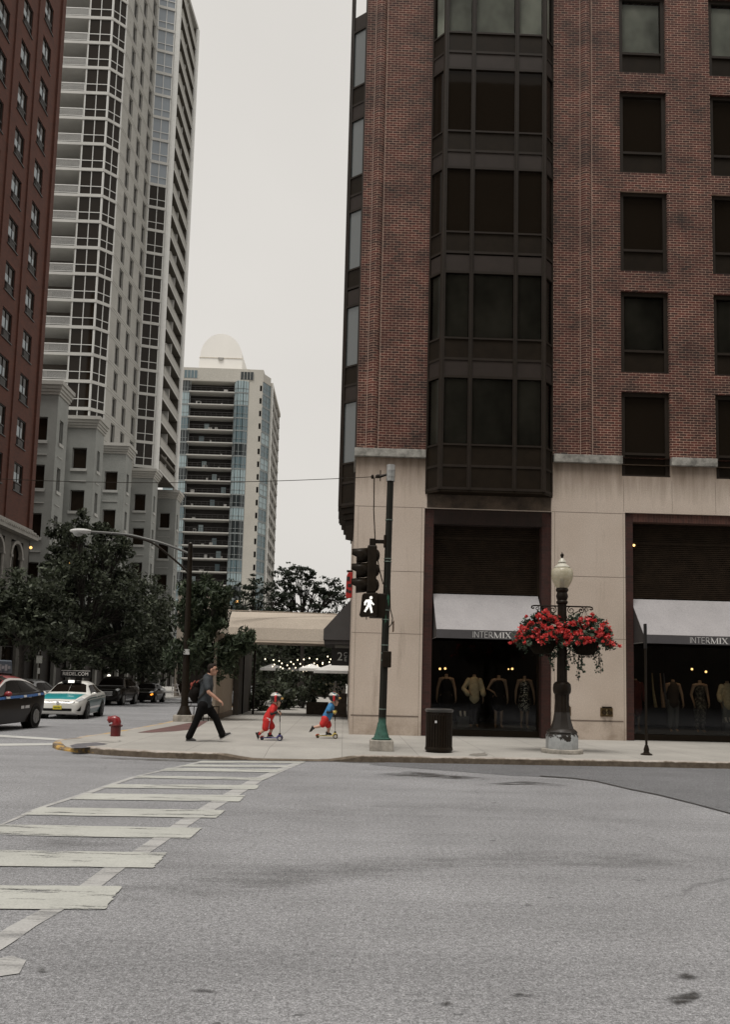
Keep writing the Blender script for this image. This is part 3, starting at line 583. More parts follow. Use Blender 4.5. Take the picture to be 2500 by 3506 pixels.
def red_win(y,z,k):
    f=MB(); frame(f,mpE,y-W2/2,y+W2/2,z-1.95,z,.06,.06,.15); fbox(f,mpE,y-.02,y+.02,z-1.3,z-.06,.07,.15); fbox(f,mpE,y-W2/2,y+W2/2,z-1.36,z-1.28,.04,.15)
    o=f.build('window',FB,RED); p=MB(); rect(p,mpE,y-W2/2+.05,y+W2/2-.05,z-1.3,z-.05,.12); p.build('pane',G2,o,fix=False)
    # lighter lower sashes with the sky's reflection painted into the pane colour
    for q,(a,b) in enumerate(((y-W2/2+.08,y-.04),(y+.04,y+.34))):
        p=MB(); rect(p,mpE,a,b,z-1.24,z-.55-.22*((k*7+q*3)%3)*.5,.105); p.build('sash_pane',GS,o,fix=False)
    s=MB(); fbox(s,mpE,y-W2/2-.08,y+W2/2+.08,z-2.02,z-1.95,-.07,.1); s.build('sill',FB,o)
    c=MB(); fbox(c,mpE,y-.42,y+.42,z-1.9,z-1.45,.02,.14)
    for i in range(6): fbox(c,mpE,y-.4,y+.4,z-1.86+i*.07,z-1.83+i*.07,.0,.02)
    c.build('air_conditioner',M('ac_grille',(.045,.04,.036),.5),o)
k=0
for y in colY:
    for z in zs: red_win(y,z,k); k+=1
# stone base with arched windows, tiled cornice
GRAY=M('base_stone',(.13,.122,.108),.85,0,.25,1.2,fine=.2)
mb=MB(); hs=[(y-1.05,y+1.05,7.4,10.5) for y in (57.4,54.2,51.0,47.8,44.6,41.4)]+[(y-1.2,y+1.2,.3,4.2) for y in (57.2,53.6,50,46.4,42.8)]
wall(mb,mpE,38,59.6,0,10.9,hs,.35); mb.box(XR-18,XR,59.5,59.62,0,10.9); mb.build('stone_base',GRAY,RED)
mb=MB(); mb.box(XR-.1,XR+.55,38,59.75,10.9,11.15); mb.box(XR-.1,XR+.40,38,59.7,11.15,11.45); mb.box(XR-.1,XR+.18,38,59.65,11.45,11.65)
for i in range(72): mb.box(XR+.35,XR+.62,38.1+i*.3,38.1+i*.3+.15,11.15,11.27)
mb.build('cornice',M('cornice_stone',(.30,.285,.26),.8,0,.2,2),RED)
for y in (57.4,54.2,51.0,47.8,44.6,41.4):
    p=MB(); rect(p,mpE,y-1.05,y+1.05,7.4,10.5,.3); o=p.build('arched_window',G2,RED,fix=False)
    a=MB(); n=12; R1,R2=.86,1.06
    pts=[(y+R1*math.cos(PI*i/n),9.45+R1*math.sin(PI*i/n)) for i in range(n+1)]; 
    sp_=[(y+1.06,9.45),(y+1.06,10.52),(y-1.06,10.52),(y-1.06,9.45)]
    for i in range(n):
        c0,c1=pts[i],pts[i+1]; e=lambda c:(y+(c[0]-y)*1.25,9.45+(c[1]-9.45)*1.25)
        a.prism([c0,c1,e(c1),e(c0)],lambda u,v:mpE(u,v,-.06),lambda u,v:mpE(u,v,.2))
    for s in (-1,1): a.tube([mpE(y+s*.95,7.4,.05),mpE(y+s*.95,9.4,.05)],.11,8); fbox(a,mpE,y+s*.95-.16,y+s*.95+.16,9.3,9.47,-.1,.2)
    a.build('arch_surround',M('arch_stone',(.30,.285,.26),.8,0,.2,2),o)
    q=MB(); fbox(q,mpE,y-.03,y+.03,7.4,10.2,.24,.3); fbox(q,mpE,y-.9,y+.9,8.5,8.55,.24,.3); fbox(q,mpE,y-1.1,y+1.1,7.28,7.4,-.12,.25); q.build('mullion',GRAY,o)
for y in (57.2,53.6,50,46.4,42.8):
    p=MB(); rect(p,mpE,y-1.2,y+1.2,.3,4.2,.32); o=p.build('shop_pane',G2,RED,fix=False); q=MB(); frame(q,mpE,y-1.2,y+1.2,.3,4.2,.08,.2,.3); fbox(q,mpE,y-1.2,y+1.2,3.2,3.28,.2,.3); q.build('shop_frame',FB,o)
# ================================================================ tall grey-white tower with balconies
TW=thing('white_high_rise','tall pale concrete high-rise with railed balconies and gridded corner glazing, rising behind the red block','building',(-28.2,92,0),world=True)
CON=M('tower_concrete',(.38,.372,.345),.85,0,.10,.35,fine=.12); CON2=M('tower_band',(.50,.495,.47),.85,0,.08,.5,fine=.1); WMUL=M('tower_mullion',(.60,.60,.58),.7,0,.05)
CPOD=M('podium_concrete',(.25,.257,.243),.9,0,.14,.4,fine=.15)
SH=3.168; Z0=34.15-2*3.168; NS=22                         # slab underside of storey 0
zsl=[Z0+SH*i for i in range(NS)]
def seg(a,b):
    L=math.hypot(b[0]-a[0],b[1]-a[1]); tx,ty=(b[0]-a[0])/L,(b[1]-a[1])/L; nx,ny=-ty,tx
    return (lambda u,v,d:(a[0]+tx*u+nx*d,a[1]+ty*u+ny*d,v)),L
Pa,Pb,Pc,Pd,Pe,Pf=(-32.25,92),(-29.52,92),(-28.2,93.35),(-27.5,104.6),(-25.3,105.25),(-24.75,105.9)
mGl,LG=seg(Pa,Pb); mCh,LC=seg(Pb,Pc); mEw,LE=seg(Pc,Pd); mB2,LB=seg(Pd,Pe); mBal=lambda u,v,d:(-32.25-u,92+d,v)
Ztop=zsl[-1]+SH
# concrete core behind glazing
mb=MB(); pl=[(-44,95.2),(-32.2,95.2),(-32.2,92.35),(-29.6,92.35),(-28.55,93.5),(-27.85,104.8),(-25.6,105.6),(-27.3,106.5),(-27.3,116.2),(-44,116.2)]
mb.prism(pl,lambda x,y:(x,y,.0),lambda x,y:(x,y,Ztop)); mb.build('core',M('tower_core',(.035,.031,.027),.9,0,.1),TW)
# glazed corner: two faces per storey
def glaz(m,L,z,n,name,sf=.10,pane=None):
    f=MB(); t=.085; h0,h1=z+.34,z+SH
    fbox(f,m,0,t*1.6,h0,h1,0,.16); fbox(f,m,L-t*1.6,L,h0,h1,0,.16); fbox(f,m,t*1.6,L-t*1.6,z+1.28,z+1.36,.01,.14)
    for i in range(1,n): fbox(f,m,L*i/n-t/2,L*i/n+t/2,h0,h1,.005,.15)
    o=f.build(name,WMUL,TW); p=MB(); rect(p,m,t,L-t,h0-.02,h1+.02,.09); p.build('pane',pane or glass_dark('tower_glass',(.018,.0135,.0095),.04,.2,.03,.25),o,fix=False)
    b=MB(); fbox(b,m,-.03,L+.03,z,z+.36,-.06,.2); b.build('slab_edge',CON2,o); return o
for z in zsl:
    glaz(mGl,LG,z,2,'corner_glazing'); glaz(mCh,LC,z,2,'corner_glazing')
# street wall with narrow windows
mb=MB(); wh=[]
for z in zsl[:]:
    for a,b in ((2.2,3.6),(5.55,7.0),(9.2,10.65)): wh.append((a,b,z+.62,z+2.95))
wall(mb,mEw,0,LE,25,Ztop,wh,.28); mb.build('street_wall',CON,TW)
mb=MB()
for z in zsl: fbox(mb,mEw,0,LE,z+.02,z+.10,-.05,.02); fbox(mb,mEw,0,LE,z+.34,z+.40,-.05,.02)
for z in zsl:
    for i in range(4): a=(.9,4.3,7.9,10.95)[i]; fbox(mb,mEw,a,a+.32,z+1.8,z+1.86,-.03,.02)
mb.build('band_course',CON2,TW)
for z in zsl:
    for a,b in ((2.2,3.6),(5.55,7.0),(9.2,10.65)):
        f=MB(); frame(f,mEw,a,b,z+.62,z+2.95,.06,.16,.26); fbox(f,mEw,(a+b)/2-.03,(a+b)/2+.03,z+.66,z+2.9,.17,.26); o=f.build('window',M('tower_window_frame',(.30,.30,.29),.6),TW)
        p=MB(); rect(p,mEw,a,b,z+.62,z+2.95,.24); p.build('pane',glass_dark('tower_glass'),o,fix=False)
# second glazed bay, white fluted pier and street-side balconies
for i,z in enumerate(zsl): glaz(mB2,LB,z,2,'bay_glazing',pane=glass_dark('tower_glass_sky_tint',(.25,.28,.31),.08,.5,.15,.5) if i>11 else None)  # upper storeys: sky reflection painted in as pale glass
mb=MB(); pr=[(-25.05+.42*math.cos(a)*(1-.06*(k%2)),105.75+.42*math.sin(a)*(1-.06*(k%2))) for k,a in enumerate([2*PI*i/28 for i in range(28)])]
mb.prism(pr,lambda x,y:(x,y,27.5),lambda x,y:(x,y,Ztop)); mb.build('round_pier',M('pier_white',(.66,.66,.64),.8,0,.05),TW)
mb=MB(); pr=[(-24.55+.36*math.cos(a)*(1-.06*(k%2)),116.1+.36*math.sin(a)*(1-.06*(k%2))) for k,a in enumerate([2*PI*i/28 for i in range(28)])]
mb.prism(pr,lambda x,y:(x,y,27.5),lambda x,y:(x,y,Ztop)); mb.build('round_pier',MC['pier_white'],TW)
for z in zsl:
    b=MB(); b.box(-27.3,-24.62,106.1,115.9,z-.02,z+.26); o=b.build('street_balcony',CON2,TW)
    p=MB(); p.box(-24.72,-24.60,106.1,115.9,z+.26,z+1.15); p.box(-24.78,-24.54,106.1,115.9,z+1.15,z+1.23); p.build('parapet',CON,o)
    q=MB(); q.box(-27.25,-24.66,106.15,115.85,z-.06,z-.025); q.build('soffit',M('balcony_shade_olive',(.075,.066,.052),.9),o); q=MB(); q.box(-27.25,-24.7,115.7,115.85,z+.27,z+SH-.07); q.build('end_wall',MC['balcony_shade_olive'],o)  # undersides and end walls coloured dark to stand for balcony shade
    q=MB(); q.box(-27.28,-24.9,110.9,111.1,z+.27,z+SH-.03); q.build('divider',CON2,o)
    r=MB(); r.box(-27.29,-27.2,107,110,z+.3,z+2.6); r.build('balcony_door',glass_dark('tower_glass'),o)
# front balconies
for z in zsl:
    b=MB(); fbox(b,mBal,0,6.2,z,z+.33,-.05,3.2); o=b.build('balcony',CON2,TW)
    r=MB(); fbox(r,mBal,.02,6.2,z+1.30,z+1.40,-.03,.05); fbox(r,mBal,.02,6.2,z+.44,z+.49,-.01,.03)
    for i in range(56): u=.06+i*.11; fbox(r,mBal,u,u+.035,z+.49,z+1.30,-.005,.025)
    for u in (.02,3.1,6.1): fbox(r,mBal,u,u+.07,z+.33,z+1.40,-.02,.05)
    r.build('railing',M('rail_white',(.62,.62,.60),.6,0,.05),o)
    w_=MB(); fbox(w_,mBal,.1,6.0,z+.34,z+SH-.02,3.02,3.15); w_.build('balcony_wall',M('balcony_wall',(.12,.105,.09),.9,0,.15),o)
    d=MB(); fbox(d,mBal,.8,3.4,z+.36,z+2.5,2.95,3.02); d.build('balcony_door',glass_dark('tower_glass'),o)
    p=MB(); fbox(p,mBal,-.02,.05,z+.33,z+SH,.0,3.0); p.build('side_wall',CON,o)
# roof slab
mb=MB(); mb.prism([(-44,91.9),(-29.4,91.9),(-28,93.3),(-27.3,104.5),(-25,105.1),(-24.4,116.4),(-44,116.4)],lambda x,y:(x,y,Ztop+.01),lambda x,y:(x,y,Ztop+.6)); mb.build('roof',CON,TW)
# stepped podium of box bays along the street
PB=thing('stepped_podium','grey concrete podium of stepped box bays with square windows, behind the street trees','building',(-28.8,73,0),world=True)
mb=MB(); mb.prism([(-44,72),(-28.9,72),(-28.8,83.5),(-28.2,104),(-27.9,125),(-44,125)],lambda x,y:(x,y,0),lambda x,y:(x,y,26.6)); mb.build('back_wall',CPOD,PB)
PW=glass_dark('podium_glass',(.017,.012,.008),.05,.15); GPL=glass_dark('podium_glass_pale',(.30,.33,.34),.1,.5)
bays=[(-31.0,-26.22,73.0),(-28.9,-25.81,83.0),(-28.4,-25.30,92.6),(-28.2,-24.85,104.0),(-27.6,-24.3,116.0)]
for bi,(xa,xb,y) in enumerate(bays):
    dp=2.75; mS=lambda u,v,d,xa=xa,y=y:(xa+u,y+d,v); mE=lambda u,v,d,xb=xb,y=y:(xb-d,y+u,v); L=xb-xa
    c=L-1.55; wS=[]; wE=[]
    for k in range(6):
        zc=24.2-4.36*k
        if zc-2.2<.5: break
        wS.append((c-.72,c+.72,zc-2.15,zc)); wE.append((.75,1.65,zc-2.15,zc))
    mb=MB(); wall(mb,mS,0,L,0,26.75,wS,.3); wall(mb,mE,0,dp,0,26.75,wE,.3)
    mb.poly([(xa,y+dp,0),(xb,y+dp,0),(xb,y+dp,26.75),(xa,y+dp,26.75)]); mb.poly([(xa,y,26.75),(xb,y,26.75),(xb,y+dp,26.75),(xa,y+dp,26.75)])
    o=mb.build('box_bay',CPOD,PB)
    q=MB()
    for e,z0,z1 in ((.12,26.25,26.5),(.24,26.5,26.75),(.36,26.75,27.05),(.50,27.05,27.4)): q.box(xa-.02,xb+e,y-e,y+dp+e*.3,z0,z1)
    q.build('cornice',CON,o)
    for (m,ws) in ((mS,wS),(mE,wE)):
        for i,(a,b,zb,zt) in enumerate(ws):
            lit=(bi==3 and m is mS and i==4)
            f=MB(); frame(f,m,a,b,zb,zt,.07,.2,.3); o=f.build('window',M('podium_frame',(.25,.25,.24),.7),PB)
            q=MB(); fbox(q,m,a-.11,b+.11,zb-.28,zb,-.12,.28); q.build('sill',M('sill_pale',(.40,.40,.38),.85,0,.1),o)
            q=MB(); fbox(q,m,a-.1,b+.1,zb-1.32,zb-1.24,-.07,.02); q.build('ledge_line',MC['sill_pale'],o)
            p=MB(); rect(p,m,a,b,zb,zt,.26); p.build('pane',emit('lit_window',(1,.62,.2),.55) if lit else (GPL if (m is mE and bi in (1,3,4) and i%2==0) else PW),o,fix=False)
# soffit and entrance under the street balconies
mb=MB(); mb.box(-27.9,-24.6,106.9,115.8,29.9,30.2); mb.build('soffit',M('soffit_dark',(.10,.09,.075),.9),PB)
for i,z in enumerate((22.0,17.6,13.2,8.9)):
    p=MB(); p.box(-28.05,-27.7,108.5,111.5,z-2,z+.2); p.build('recess_window',PW,PB)

# dark street-level shop fronts with pale pilasters under the trees
for i in range(17):
    y=61.5+i*3.6; x=-25.6+.03*(y-61)
    p=MB(); p.box(x,x+.15,y,y+3.6,0,4.6); o=p.build('shop_front',M('shopfront_dark',(.018,.014,.011),.6,0,.3,.6,spec=.2),PB)
    q=MB(); q.box(x+.15,x+.45,y-.3,y+.25,0,4.4); q.build('pilaster',M('pilaster_stone',(.17,.165,.15),.85,0,.25,1),o); q=MB(); q.box(x+.12,x+.55,y,y+3.6,4.4,4.75); q.build('lintel',M('lintel_dark',(.07,.065,.058),.85),o)
# ================================================================ distant beige apartment tower
MT=thing('beige_apartment_tower','distant beige apartment tower with dark balconies, green-blue glass corners and a pale domed penthouse','building',(-30,194,0),world=True)
BG=M('beige_panel',(.45,.43,.385),.9,0,.08,.12,fine=.08); BSL=M('beige_slab',(.44,.43,.40),.9,0,.06); DK=M('tower_recess',(.022,.019,.017),.9,0,.2,.3)
GB=[glass_dark('corner_glass_%s'%n,c,.08,.5,.25,.3) for n,c in (('pale',(.30,.38,.40)),('mid',(.12,.17,.19)),('deep',(.030,.036,.038)))]
Y=194.0; ST=3.09; ZS=[68.8-ST*i for i in range(23)]
mS=lambda u,v,d:(u,Y+d,v)
A,B_,C_,D_=-44.0,-40.2,-38.6,-28.1       # left glass, balcony field
E_,F_,G_=-24.65,-21.25,-19.75
mb=MB(); mb.box(A,F_+.6,Y+2.6,221,0,74.2); mb.box(-20.4,-19.9,Y+4,221,0,70); mb.build('core',DK,MT)
mb=MB(); 
wall(mb,mS,E_,F_,0,74.9,[(F_-.75,F_-.25,z+.8,z+2.2) for z in ZS],.3); mb.box(A,E_,Y-.1,Y+.5,71.7,74.9); mb.box(A,F_,Y+.5,221,74.2,74.9)
mb.box(A,E_,Y+.02,Y+3,ZS[0]+ST-.3,71.75); mb.build('wall',BG,MT)
mb=MB(); mb.poly([(-36.3,Y-.11,74.9),(-25.7,Y-.11,74.9),(-25.7,Y-.11,72.0),(-36.3,Y-.11,72.0)])
for x0,x1,m_ in ((-40.2,-37.0,GB[1]),(-26.7,-23.6,GB[2])):
    p=MB(); p.box(x0,x1,Y-.16,Y-.1,72.3,74.2); o=p.build('top_window',m_,MT); q=MB()
    for i in range(5): q.box(x0+i*(x1-x0)/4-.05,x0+i*(x1-x0)/4+.05,Y-.2,Y-.16,72.3,74.2)
    q.build('mullion',BSL,o)
rg=random.Random(11)
tw,Lt=seg((F_,Y),(G_,Y+3.2)); mE=lambda u,v,d:(G_+.25-d,Y+3.3+u,v)
for i,z in enumerate(ZS):
    s=MB(); s.box(C_-.2,D_+.1,Y-.55,Y+2.7,z,z+.26); o=s.build('balcony',BSL,MT)
    r=MB(); r.box(C_,D_,Y-.5,Y-.44,z+1.28,z+1.36); r.box(C_,D_,Y-.49,Y-.45,z+.8,z+.84)
    for k in range(9): x=C_+(D_-C_)*k/8; r.box(x-.03,x+.03,Y-.5,Y-.44,z+.26,z+1.36)
    r.build('railing',M('rail_dark',(.035,.032,.030),.5),o)
    for k in range(rg.randint(1,3)): c=MB(); x=rg.uniform(C_+1,D_-1.5); w_=rg.uniform(.3,1.0); c.box(x,x+w_,Y+.6,Y+1.1,z+.27,z+.27+rg.uniform(.4,1.0)); c.build('balcony_chair',M('furniture_pale',(.42,.41,.39),.8,0,.3,.4),o)
    if rg.random()<.6: c=MB(); x=rg.uniform(C_+1.5,D_-2.5); c.box(x,x+1.1,Y+2.4,Y+2.6,z+.3,z+2.4); c.build('balcony_door',GB[rg.choice((0,1))],o)
    # glass corners: left, right (rounded), street side
    for (x0,x1) in ((A,C_-.2),):
        f=MB(); f.box(x0,x1,Y-.06,Y+.02,z-.05,z+.35); 
        for k in range(5): x=B_-1.2+k*.72; f.box(x-.05,x+.05,Y-.05,Y+.03,z+.35,z+ST-.05)
        f.box(x0,x1,Y-.04,Y+.03,z+1.2,z+1.28); o=f.build('corner_glazing',M('grey_mullion',(.20,.22,.22),.6),MT)
        p=MB(); p.box(x0,x1,Y+.0,Y+.2,z+.3,z+ST); p.build('pane',GB[rg.choice((0,0,1,2))],o)
    f=MB(); pts=[(D_+.1,Y+.1),(D_+.9,Y-.45),(E_-1.2,Y-.45),(E_,Y-.02)]
    g_=GB[(0,0,1,1,1,2,1,0,0,2,0,2,2,2,1,0,2,1,1,1,1,1,1)[i] if i else 0]
    q=MB(); q.prism(pts+[(E_,Y+1),(D_+.1,Y+1)],lambda x,y:(x,y,z+.32),lambda x,y:(x,y,z+ST)); 
    f.prism([(x,y-.05) for x,y in pts]+[(E_,Y+1.02),(D_+.1,Y+1.02)],lambda x,y:(x,y,z-.02),lambda x,y:(x,y,z+.32))
    for (a,b) in zip(pts,pts[1:]):
        for t in (0,.5,1):
            x,y=a[0]+(b[0]-a[0])*t,a[1]+(b[1]-a[1])*t; f.box(x-.05,x+.05,y-.08,y+.02,z+.3,z+ST)
        f.tube([(a[0],a[1]-.03,z+1.25),(b[0],b[1]-.03,z+1.25)],.05,4)
    o=f.build('corner_glazing',MC['grey_mullion'],MT); q.build('pane',g_,o)
    f=MB(); fbox(f,tw,0,Lt,z-.02,z+.5,-.05,.3)
    for t in (0,.5,1): fbox(f,tw,Lt*t-.07,Lt*t+.07,z+.5,z+ST,-.04,.1)
    fbox(f,tw,0,Lt,z+1.7,z+1.78,-.03,.1); o=f.build('corner_glazing',MC['grey_mullion'],MT); q=MB(); rect(q,tw,0,Lt,z+.45,z+ST,.02); q.build('pane',GB[rg.choice((0,1,1))],o,fix=False)
    s=MB(); fbox(s,mE,0,24,z,z+.35,-.15,2.0); o=s.build('street_balcony',BSL,MT); r=MB(); fbox(r,mE,0,24,z+.35,z+1.25,-.1,-.03); r.build('parapet',M('parapet_grey',(.28,.27,.25),.8),o)
    for u in (0,8,16,23.5): r=MB(); fbox(r,mE,u,u+.3,z+.36,z+ST,-.05,1.9); r.build('divider',BSL,o)
mb=MB(); mb.tube([mE(0,0,-.25),mE(0,72.5,-.25)],.16,6); mb.build('corner_pier',M('pier_pale',(.62,.61,.58),.8),MT)
mb=MB(); fbox(mb,mE,0,24,72.0,72.9,-.3,3); fbox(mb,tw,0,Lt,72.0,74.0,-.02,3); mb.build('roof_edge',BG,MT)
mb=MB(); n=40; cx=-32.1; hw=5.2
pr=[(cx-hw,74.5),(cx-hw,78.9)]+[(cx+hw*math.cos(a)*.98,78.9+5.9*math.sin(a)) for a in [PI-PI*i/18 for i in range(19)]]+[(cx+hw,78.9),(cx+hw,74.5)]
mb.prism(pr,lambda x,z:(x,197,z),lambda x,z:(x,222,z)); mb.build('penthouse',M('penthouse_pale',(.83,.81,.77),.95,0,.04,.1),MT)
mb=MB(); mb.prism([(cx+.7*math.cos(a),78.7+.7*math.sin(a)) for a in [PI+PI*i/10 for i in range(11)]],lambda x,z:(x,196.7,z),lambda x,z:(x,197.0,z)); mb.build('round_vent',M('vent_grey',(.3,.29,.27),.8),MT)
mb=MB(); mb.box(cx-hw-.1,cx+hw+.1,196.9,197.0,78.6,78.75); mb.build('penthouse_band',M('band_pale',(.60,.55,.47),.9),MT)
# ================================================================ sand-coloured canopy across the side pavement
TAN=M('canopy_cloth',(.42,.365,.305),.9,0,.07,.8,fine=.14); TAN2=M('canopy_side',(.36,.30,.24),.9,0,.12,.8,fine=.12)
CN=thing('entrance_canopy','sand-coloured fabric canopy spanning the side pavement beside the brick building','canopy',(-2,31.5,.13),world=True)
mb=MB(); pr=[(31.5,2.90),(31.5,3.0),(31.62,3.45),(31.9,3.85),(32.4,4.1),(33.2,4.15),(34.0,3.9),(34.1,2.9),(34.0,2.9),(33.9,3.8),(33.2,4.05),(32.42,4.0),(31.98,3.78),(31.72,3.4),(31.6,2.9)]
mb.prism(pr,lambda y,z:(-4.42,y,z),lambda y,z:(.17,y,z)); mb.build('canopy',TAN,CN)
mb=MB(); mb.tube([(-4.45,31.5,2.9),(.16,31.5,2.9)],.035,8); mb.tube([(-4.42,31.6,4.08),(.16,32.3,4.09)],.02,6); mb.build('edge_pipe',M('canopy_pipe',(.36,.30,.24),.7),CN)
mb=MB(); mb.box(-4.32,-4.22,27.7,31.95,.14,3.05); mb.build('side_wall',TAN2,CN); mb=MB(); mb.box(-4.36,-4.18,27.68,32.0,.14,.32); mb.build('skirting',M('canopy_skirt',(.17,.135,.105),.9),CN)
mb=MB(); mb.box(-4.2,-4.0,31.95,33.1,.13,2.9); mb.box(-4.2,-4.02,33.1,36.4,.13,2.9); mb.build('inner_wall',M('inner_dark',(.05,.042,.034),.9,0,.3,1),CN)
mb=MB(); mb.box(-4.05,-3.95,33.2,33.3,.13,2.9); mb.box(-3.6,-3.52,33.2,33.28,.13,2.9); mb.build('post',BLACKM,CN)
LB_=thing('low_sand_building','low sand-coloured building with chamfered roof behind the canopy and the pole tree','building',(-10,62,0),world=True)
mb=MB(); mb.prism([(-12.5,0),(-8.8,0),(-8.8,5.2),(-9.6,7.4),(-12.5,7.6)],lambda x,z:(x,62,z),lambda x,z:(x,70,z)); mb.build('wall',TAN,LB_)
mb=MB(); mb.box(-12.3,-9.4,61.9,62.0,.3,3.2); mb.build('window',GD,LB_)
DB=thing('dark_back_building','low dark building closing the view behind the cafe garden','building',(-4,66,0),world=True)
mb=MB(); mb.box(-8.6,.17,66,72,0,5.6); mb.build('wall',M('back_wall',(.04,.034,.028),.9,0,.3,.5),DB); mb=MB()
for x in (-7.6,-5.2,-2.8): mb.box(x,x+1.5,65.9,66,.3,3)
mb.build('window',GD,DB)
# ================================================================ trees
def leafmat(name,cols,rough=.55):
    m,nt,b,out=newmat(name); g=G(nt); ge=g.n('ShaderNodeNewGeometry')
    c=g.ramp(ge.outputs['Random Per Island'],[(i/(len(cols)-1),c) for i,c in enumerate(cols)])
    g.l(c,b.inputs['Base Color']); b.inputs['Roughness'].default_value=rough; b.inputs['Specular IOR Level'].default_value=.35
    tl=g.n('ShaderNodeBsdfTranslucent'); g.l(c,tl.inputs[0]); mx=g.n('ShaderNodeMixShader'); mx.inputs[0].default_value=.28
    g.l(b.outputs[0],mx.inputs[1]); g.l(tl.outputs[0],mx.inputs[2]); g.l(mx.outputs[0],out.inputs[0]); return m
LEAF_D=leafmat('leaf_dark',[(.013,.016,.009),(.030,.037,.021),(.058,.070,.044),(.125,.140,.098)])
LEAF_M=leafmat('leaf_mid',[(.016,.024,.013),(.034,.048,.026),(.058,.078,.044),(.10,.125,.078)])
LEAF_L=leafmat('leaf_locust',[(.016,.022,.014),(.026,.036,.022),(.040,.052,.034)])
BARK=M('bark',(.028,.023,.019),.9,0,.3,8,bump=.4)
def leaf_cloud(mb,rng,c,r,n,size,flat=.75,droop=0.0,long=1.6,updir=.35):
    for _ in range(n):
        d=Vector((rng.gauss(0,1),rng.gauss(0,1),rng.gauss(0,1))); d.normalize(); rr=r*(rng.random()**.45)
        p=Vector(c)+Vector((d.x*rr,d.y*rr,d.z*rr*flat))
        nrm=Vector((rng.gauss(0,1),rng.gauss(0,1),rng.gauss(0,1)+updir*2)).normalized()
        t=nrm.orthogonal().normalized(); t=(t*math.cos(a:=rng.uniform(0,6.28))+nrm.cross(t)*math.sin(a)).normalized()
        t=(t+Vector((0,0,-droop))).normalized(); u=nrm.cross(t).normalized(); s=size*rng.uniform(.6,1.35); l=s*long/2; w=s*.5
        mb.add([p-t*l,p+u*w*.8-t*l*.1,p+t*l,p-u*w*.8-t*l*.1],[[0,1,2,3]])
def tree(name,label,base,trunk_h,lobes,nper,size,mat,seed,group,rad=.16,droop=0,flat=.75,sub=14,long=1.6,limb=True,subr=.5):
    rng=random.Random(seed); t=thing(name,label,'tree',base,group=group,world=True); b=Vector(base)
    tr=MB(); top=b+Vector((rng.uniform(-.15,.15),rng.uniform(-.15,.15),trunk_h)); tr.tube([b-Vector((0,0,.05)),b+Vector((.03,0,.4)),b.lerp(top,.6)+Vector((rng.uniform(-.1,.1),0,0)),top],[rad*1.35,rad,rad*.82,rad*.62],9)
    lf=MB()
    for (x,y,z,r) in lobes:
        c=b+Vector((x,y,z)); st=b.lerp(top,rng.uniform(.62,1.0)); mid=st.lerp(c,.5)+Vector((rng.uniform(-.2,.2),rng.uniform(-.2,.2),rng.uniform(.05,.35)))*r
        if limb: tr.tube([st,mid,c],[rad*.5,rad*.32,rad*.14],6)
        for k in range(sub):
            d=Vector((rng.gauss(0,1),rng.gauss(0,1),rng.gauss(0,.8))).normalized()*r*(rng.random()**.38); q=c+d
            if limb and k%2==0: m2=mid.lerp(q,.55)+Vector((0,0,rng.uniform(0,.25)*r)); tr.tube([mid,m2,q],[rad*.2,rad*.11,rad*.045],4,cap=False)
            leaf_cloud(lf,rng,q,r*subr*rng.uniform(.55,1.2),int(nper*rng.uniform(.5,1.4)),size,flat,droop,long)
    tr.build('trunk',BARK,t,smooth=40); lf.build('crown',mat,t,fix=False); return t
GW='street trees on the far pavement'
def lob(seed,n,rx,ry,z0,z1,r0,r1,top=1.0):
    rng=random.Random(seed); o=[]
    for i in range(n):
        z=z0+(z1-z0)*(i+.5)/n; k=math.sqrt(max(.05,1-(((z-z0)/(z1-z0)-.42)/.66)**2))
        a=i*2.4+rng.uniform(-.4,.4); q=rng.uniform(.45,1)*k; o.append((rx*q*math.cos(a),ry*q*math.sin(a),z,rng.uniform(r0,r1)*(.75+.25*k)))
    return o
tree('street_tree','leafy dark street tree at the left edge in front of the arched stone base',(-15.9,41.5,.13),3.2,lob(1,15,2.1,2.0,3.1,5.7,.8,1.3),46,.165,LEAF_D,1,GW)
tree('street_tree','tallest dense street tree, its crown topping the curved street lamp head',(-15.9,50.5,.13),3.6,lob(2,30,3.3,2.6,1.9,9.5,.75,1.45)+[(-.6,0,10.6,.7),(.7,.2,10.3,.6),(-1.7,0,10.0,.7),(2.2,0,9.4,.6)],44,.175,LEAF_D,2,GW,.2)
tree('street_tree','rounded dark street tree left of the lamp pole, below the lit yellow window',(-15.9,60,.13),3.4,lob(3,21,3.0,2.6,2.0,8.3,1.0,1.6),46,.20,LEAF_D,3,GW)
tree('street_tree','low dark street tree far down the pavement above the black cars',(-17.2,72,.13),3.0,lob(4,16,3.2,3.0,1.9,7.0,1.2,1.8),44,.28,LEAF_D,4,GW)
# feathery tree beside the lamp pole
tree('feathery_tree','feathery mid green tree drooping over the sand-coloured canopy wall beside the lamp pole',(-4.75,27.9,.13),2.4,lob(5,12,.85,.85,1.75,4.4,.42,.68)+[(1.25,.1,2.75,.42),(1.45,.2,2.45,.34),(.9,0,2.15,.45),(-.5,0,4.35,.4),(.4,.1,2.0,.4)],52,.085,LEAF_M,5,None,.07,droop=.7,flat=1.1,long=2.6)
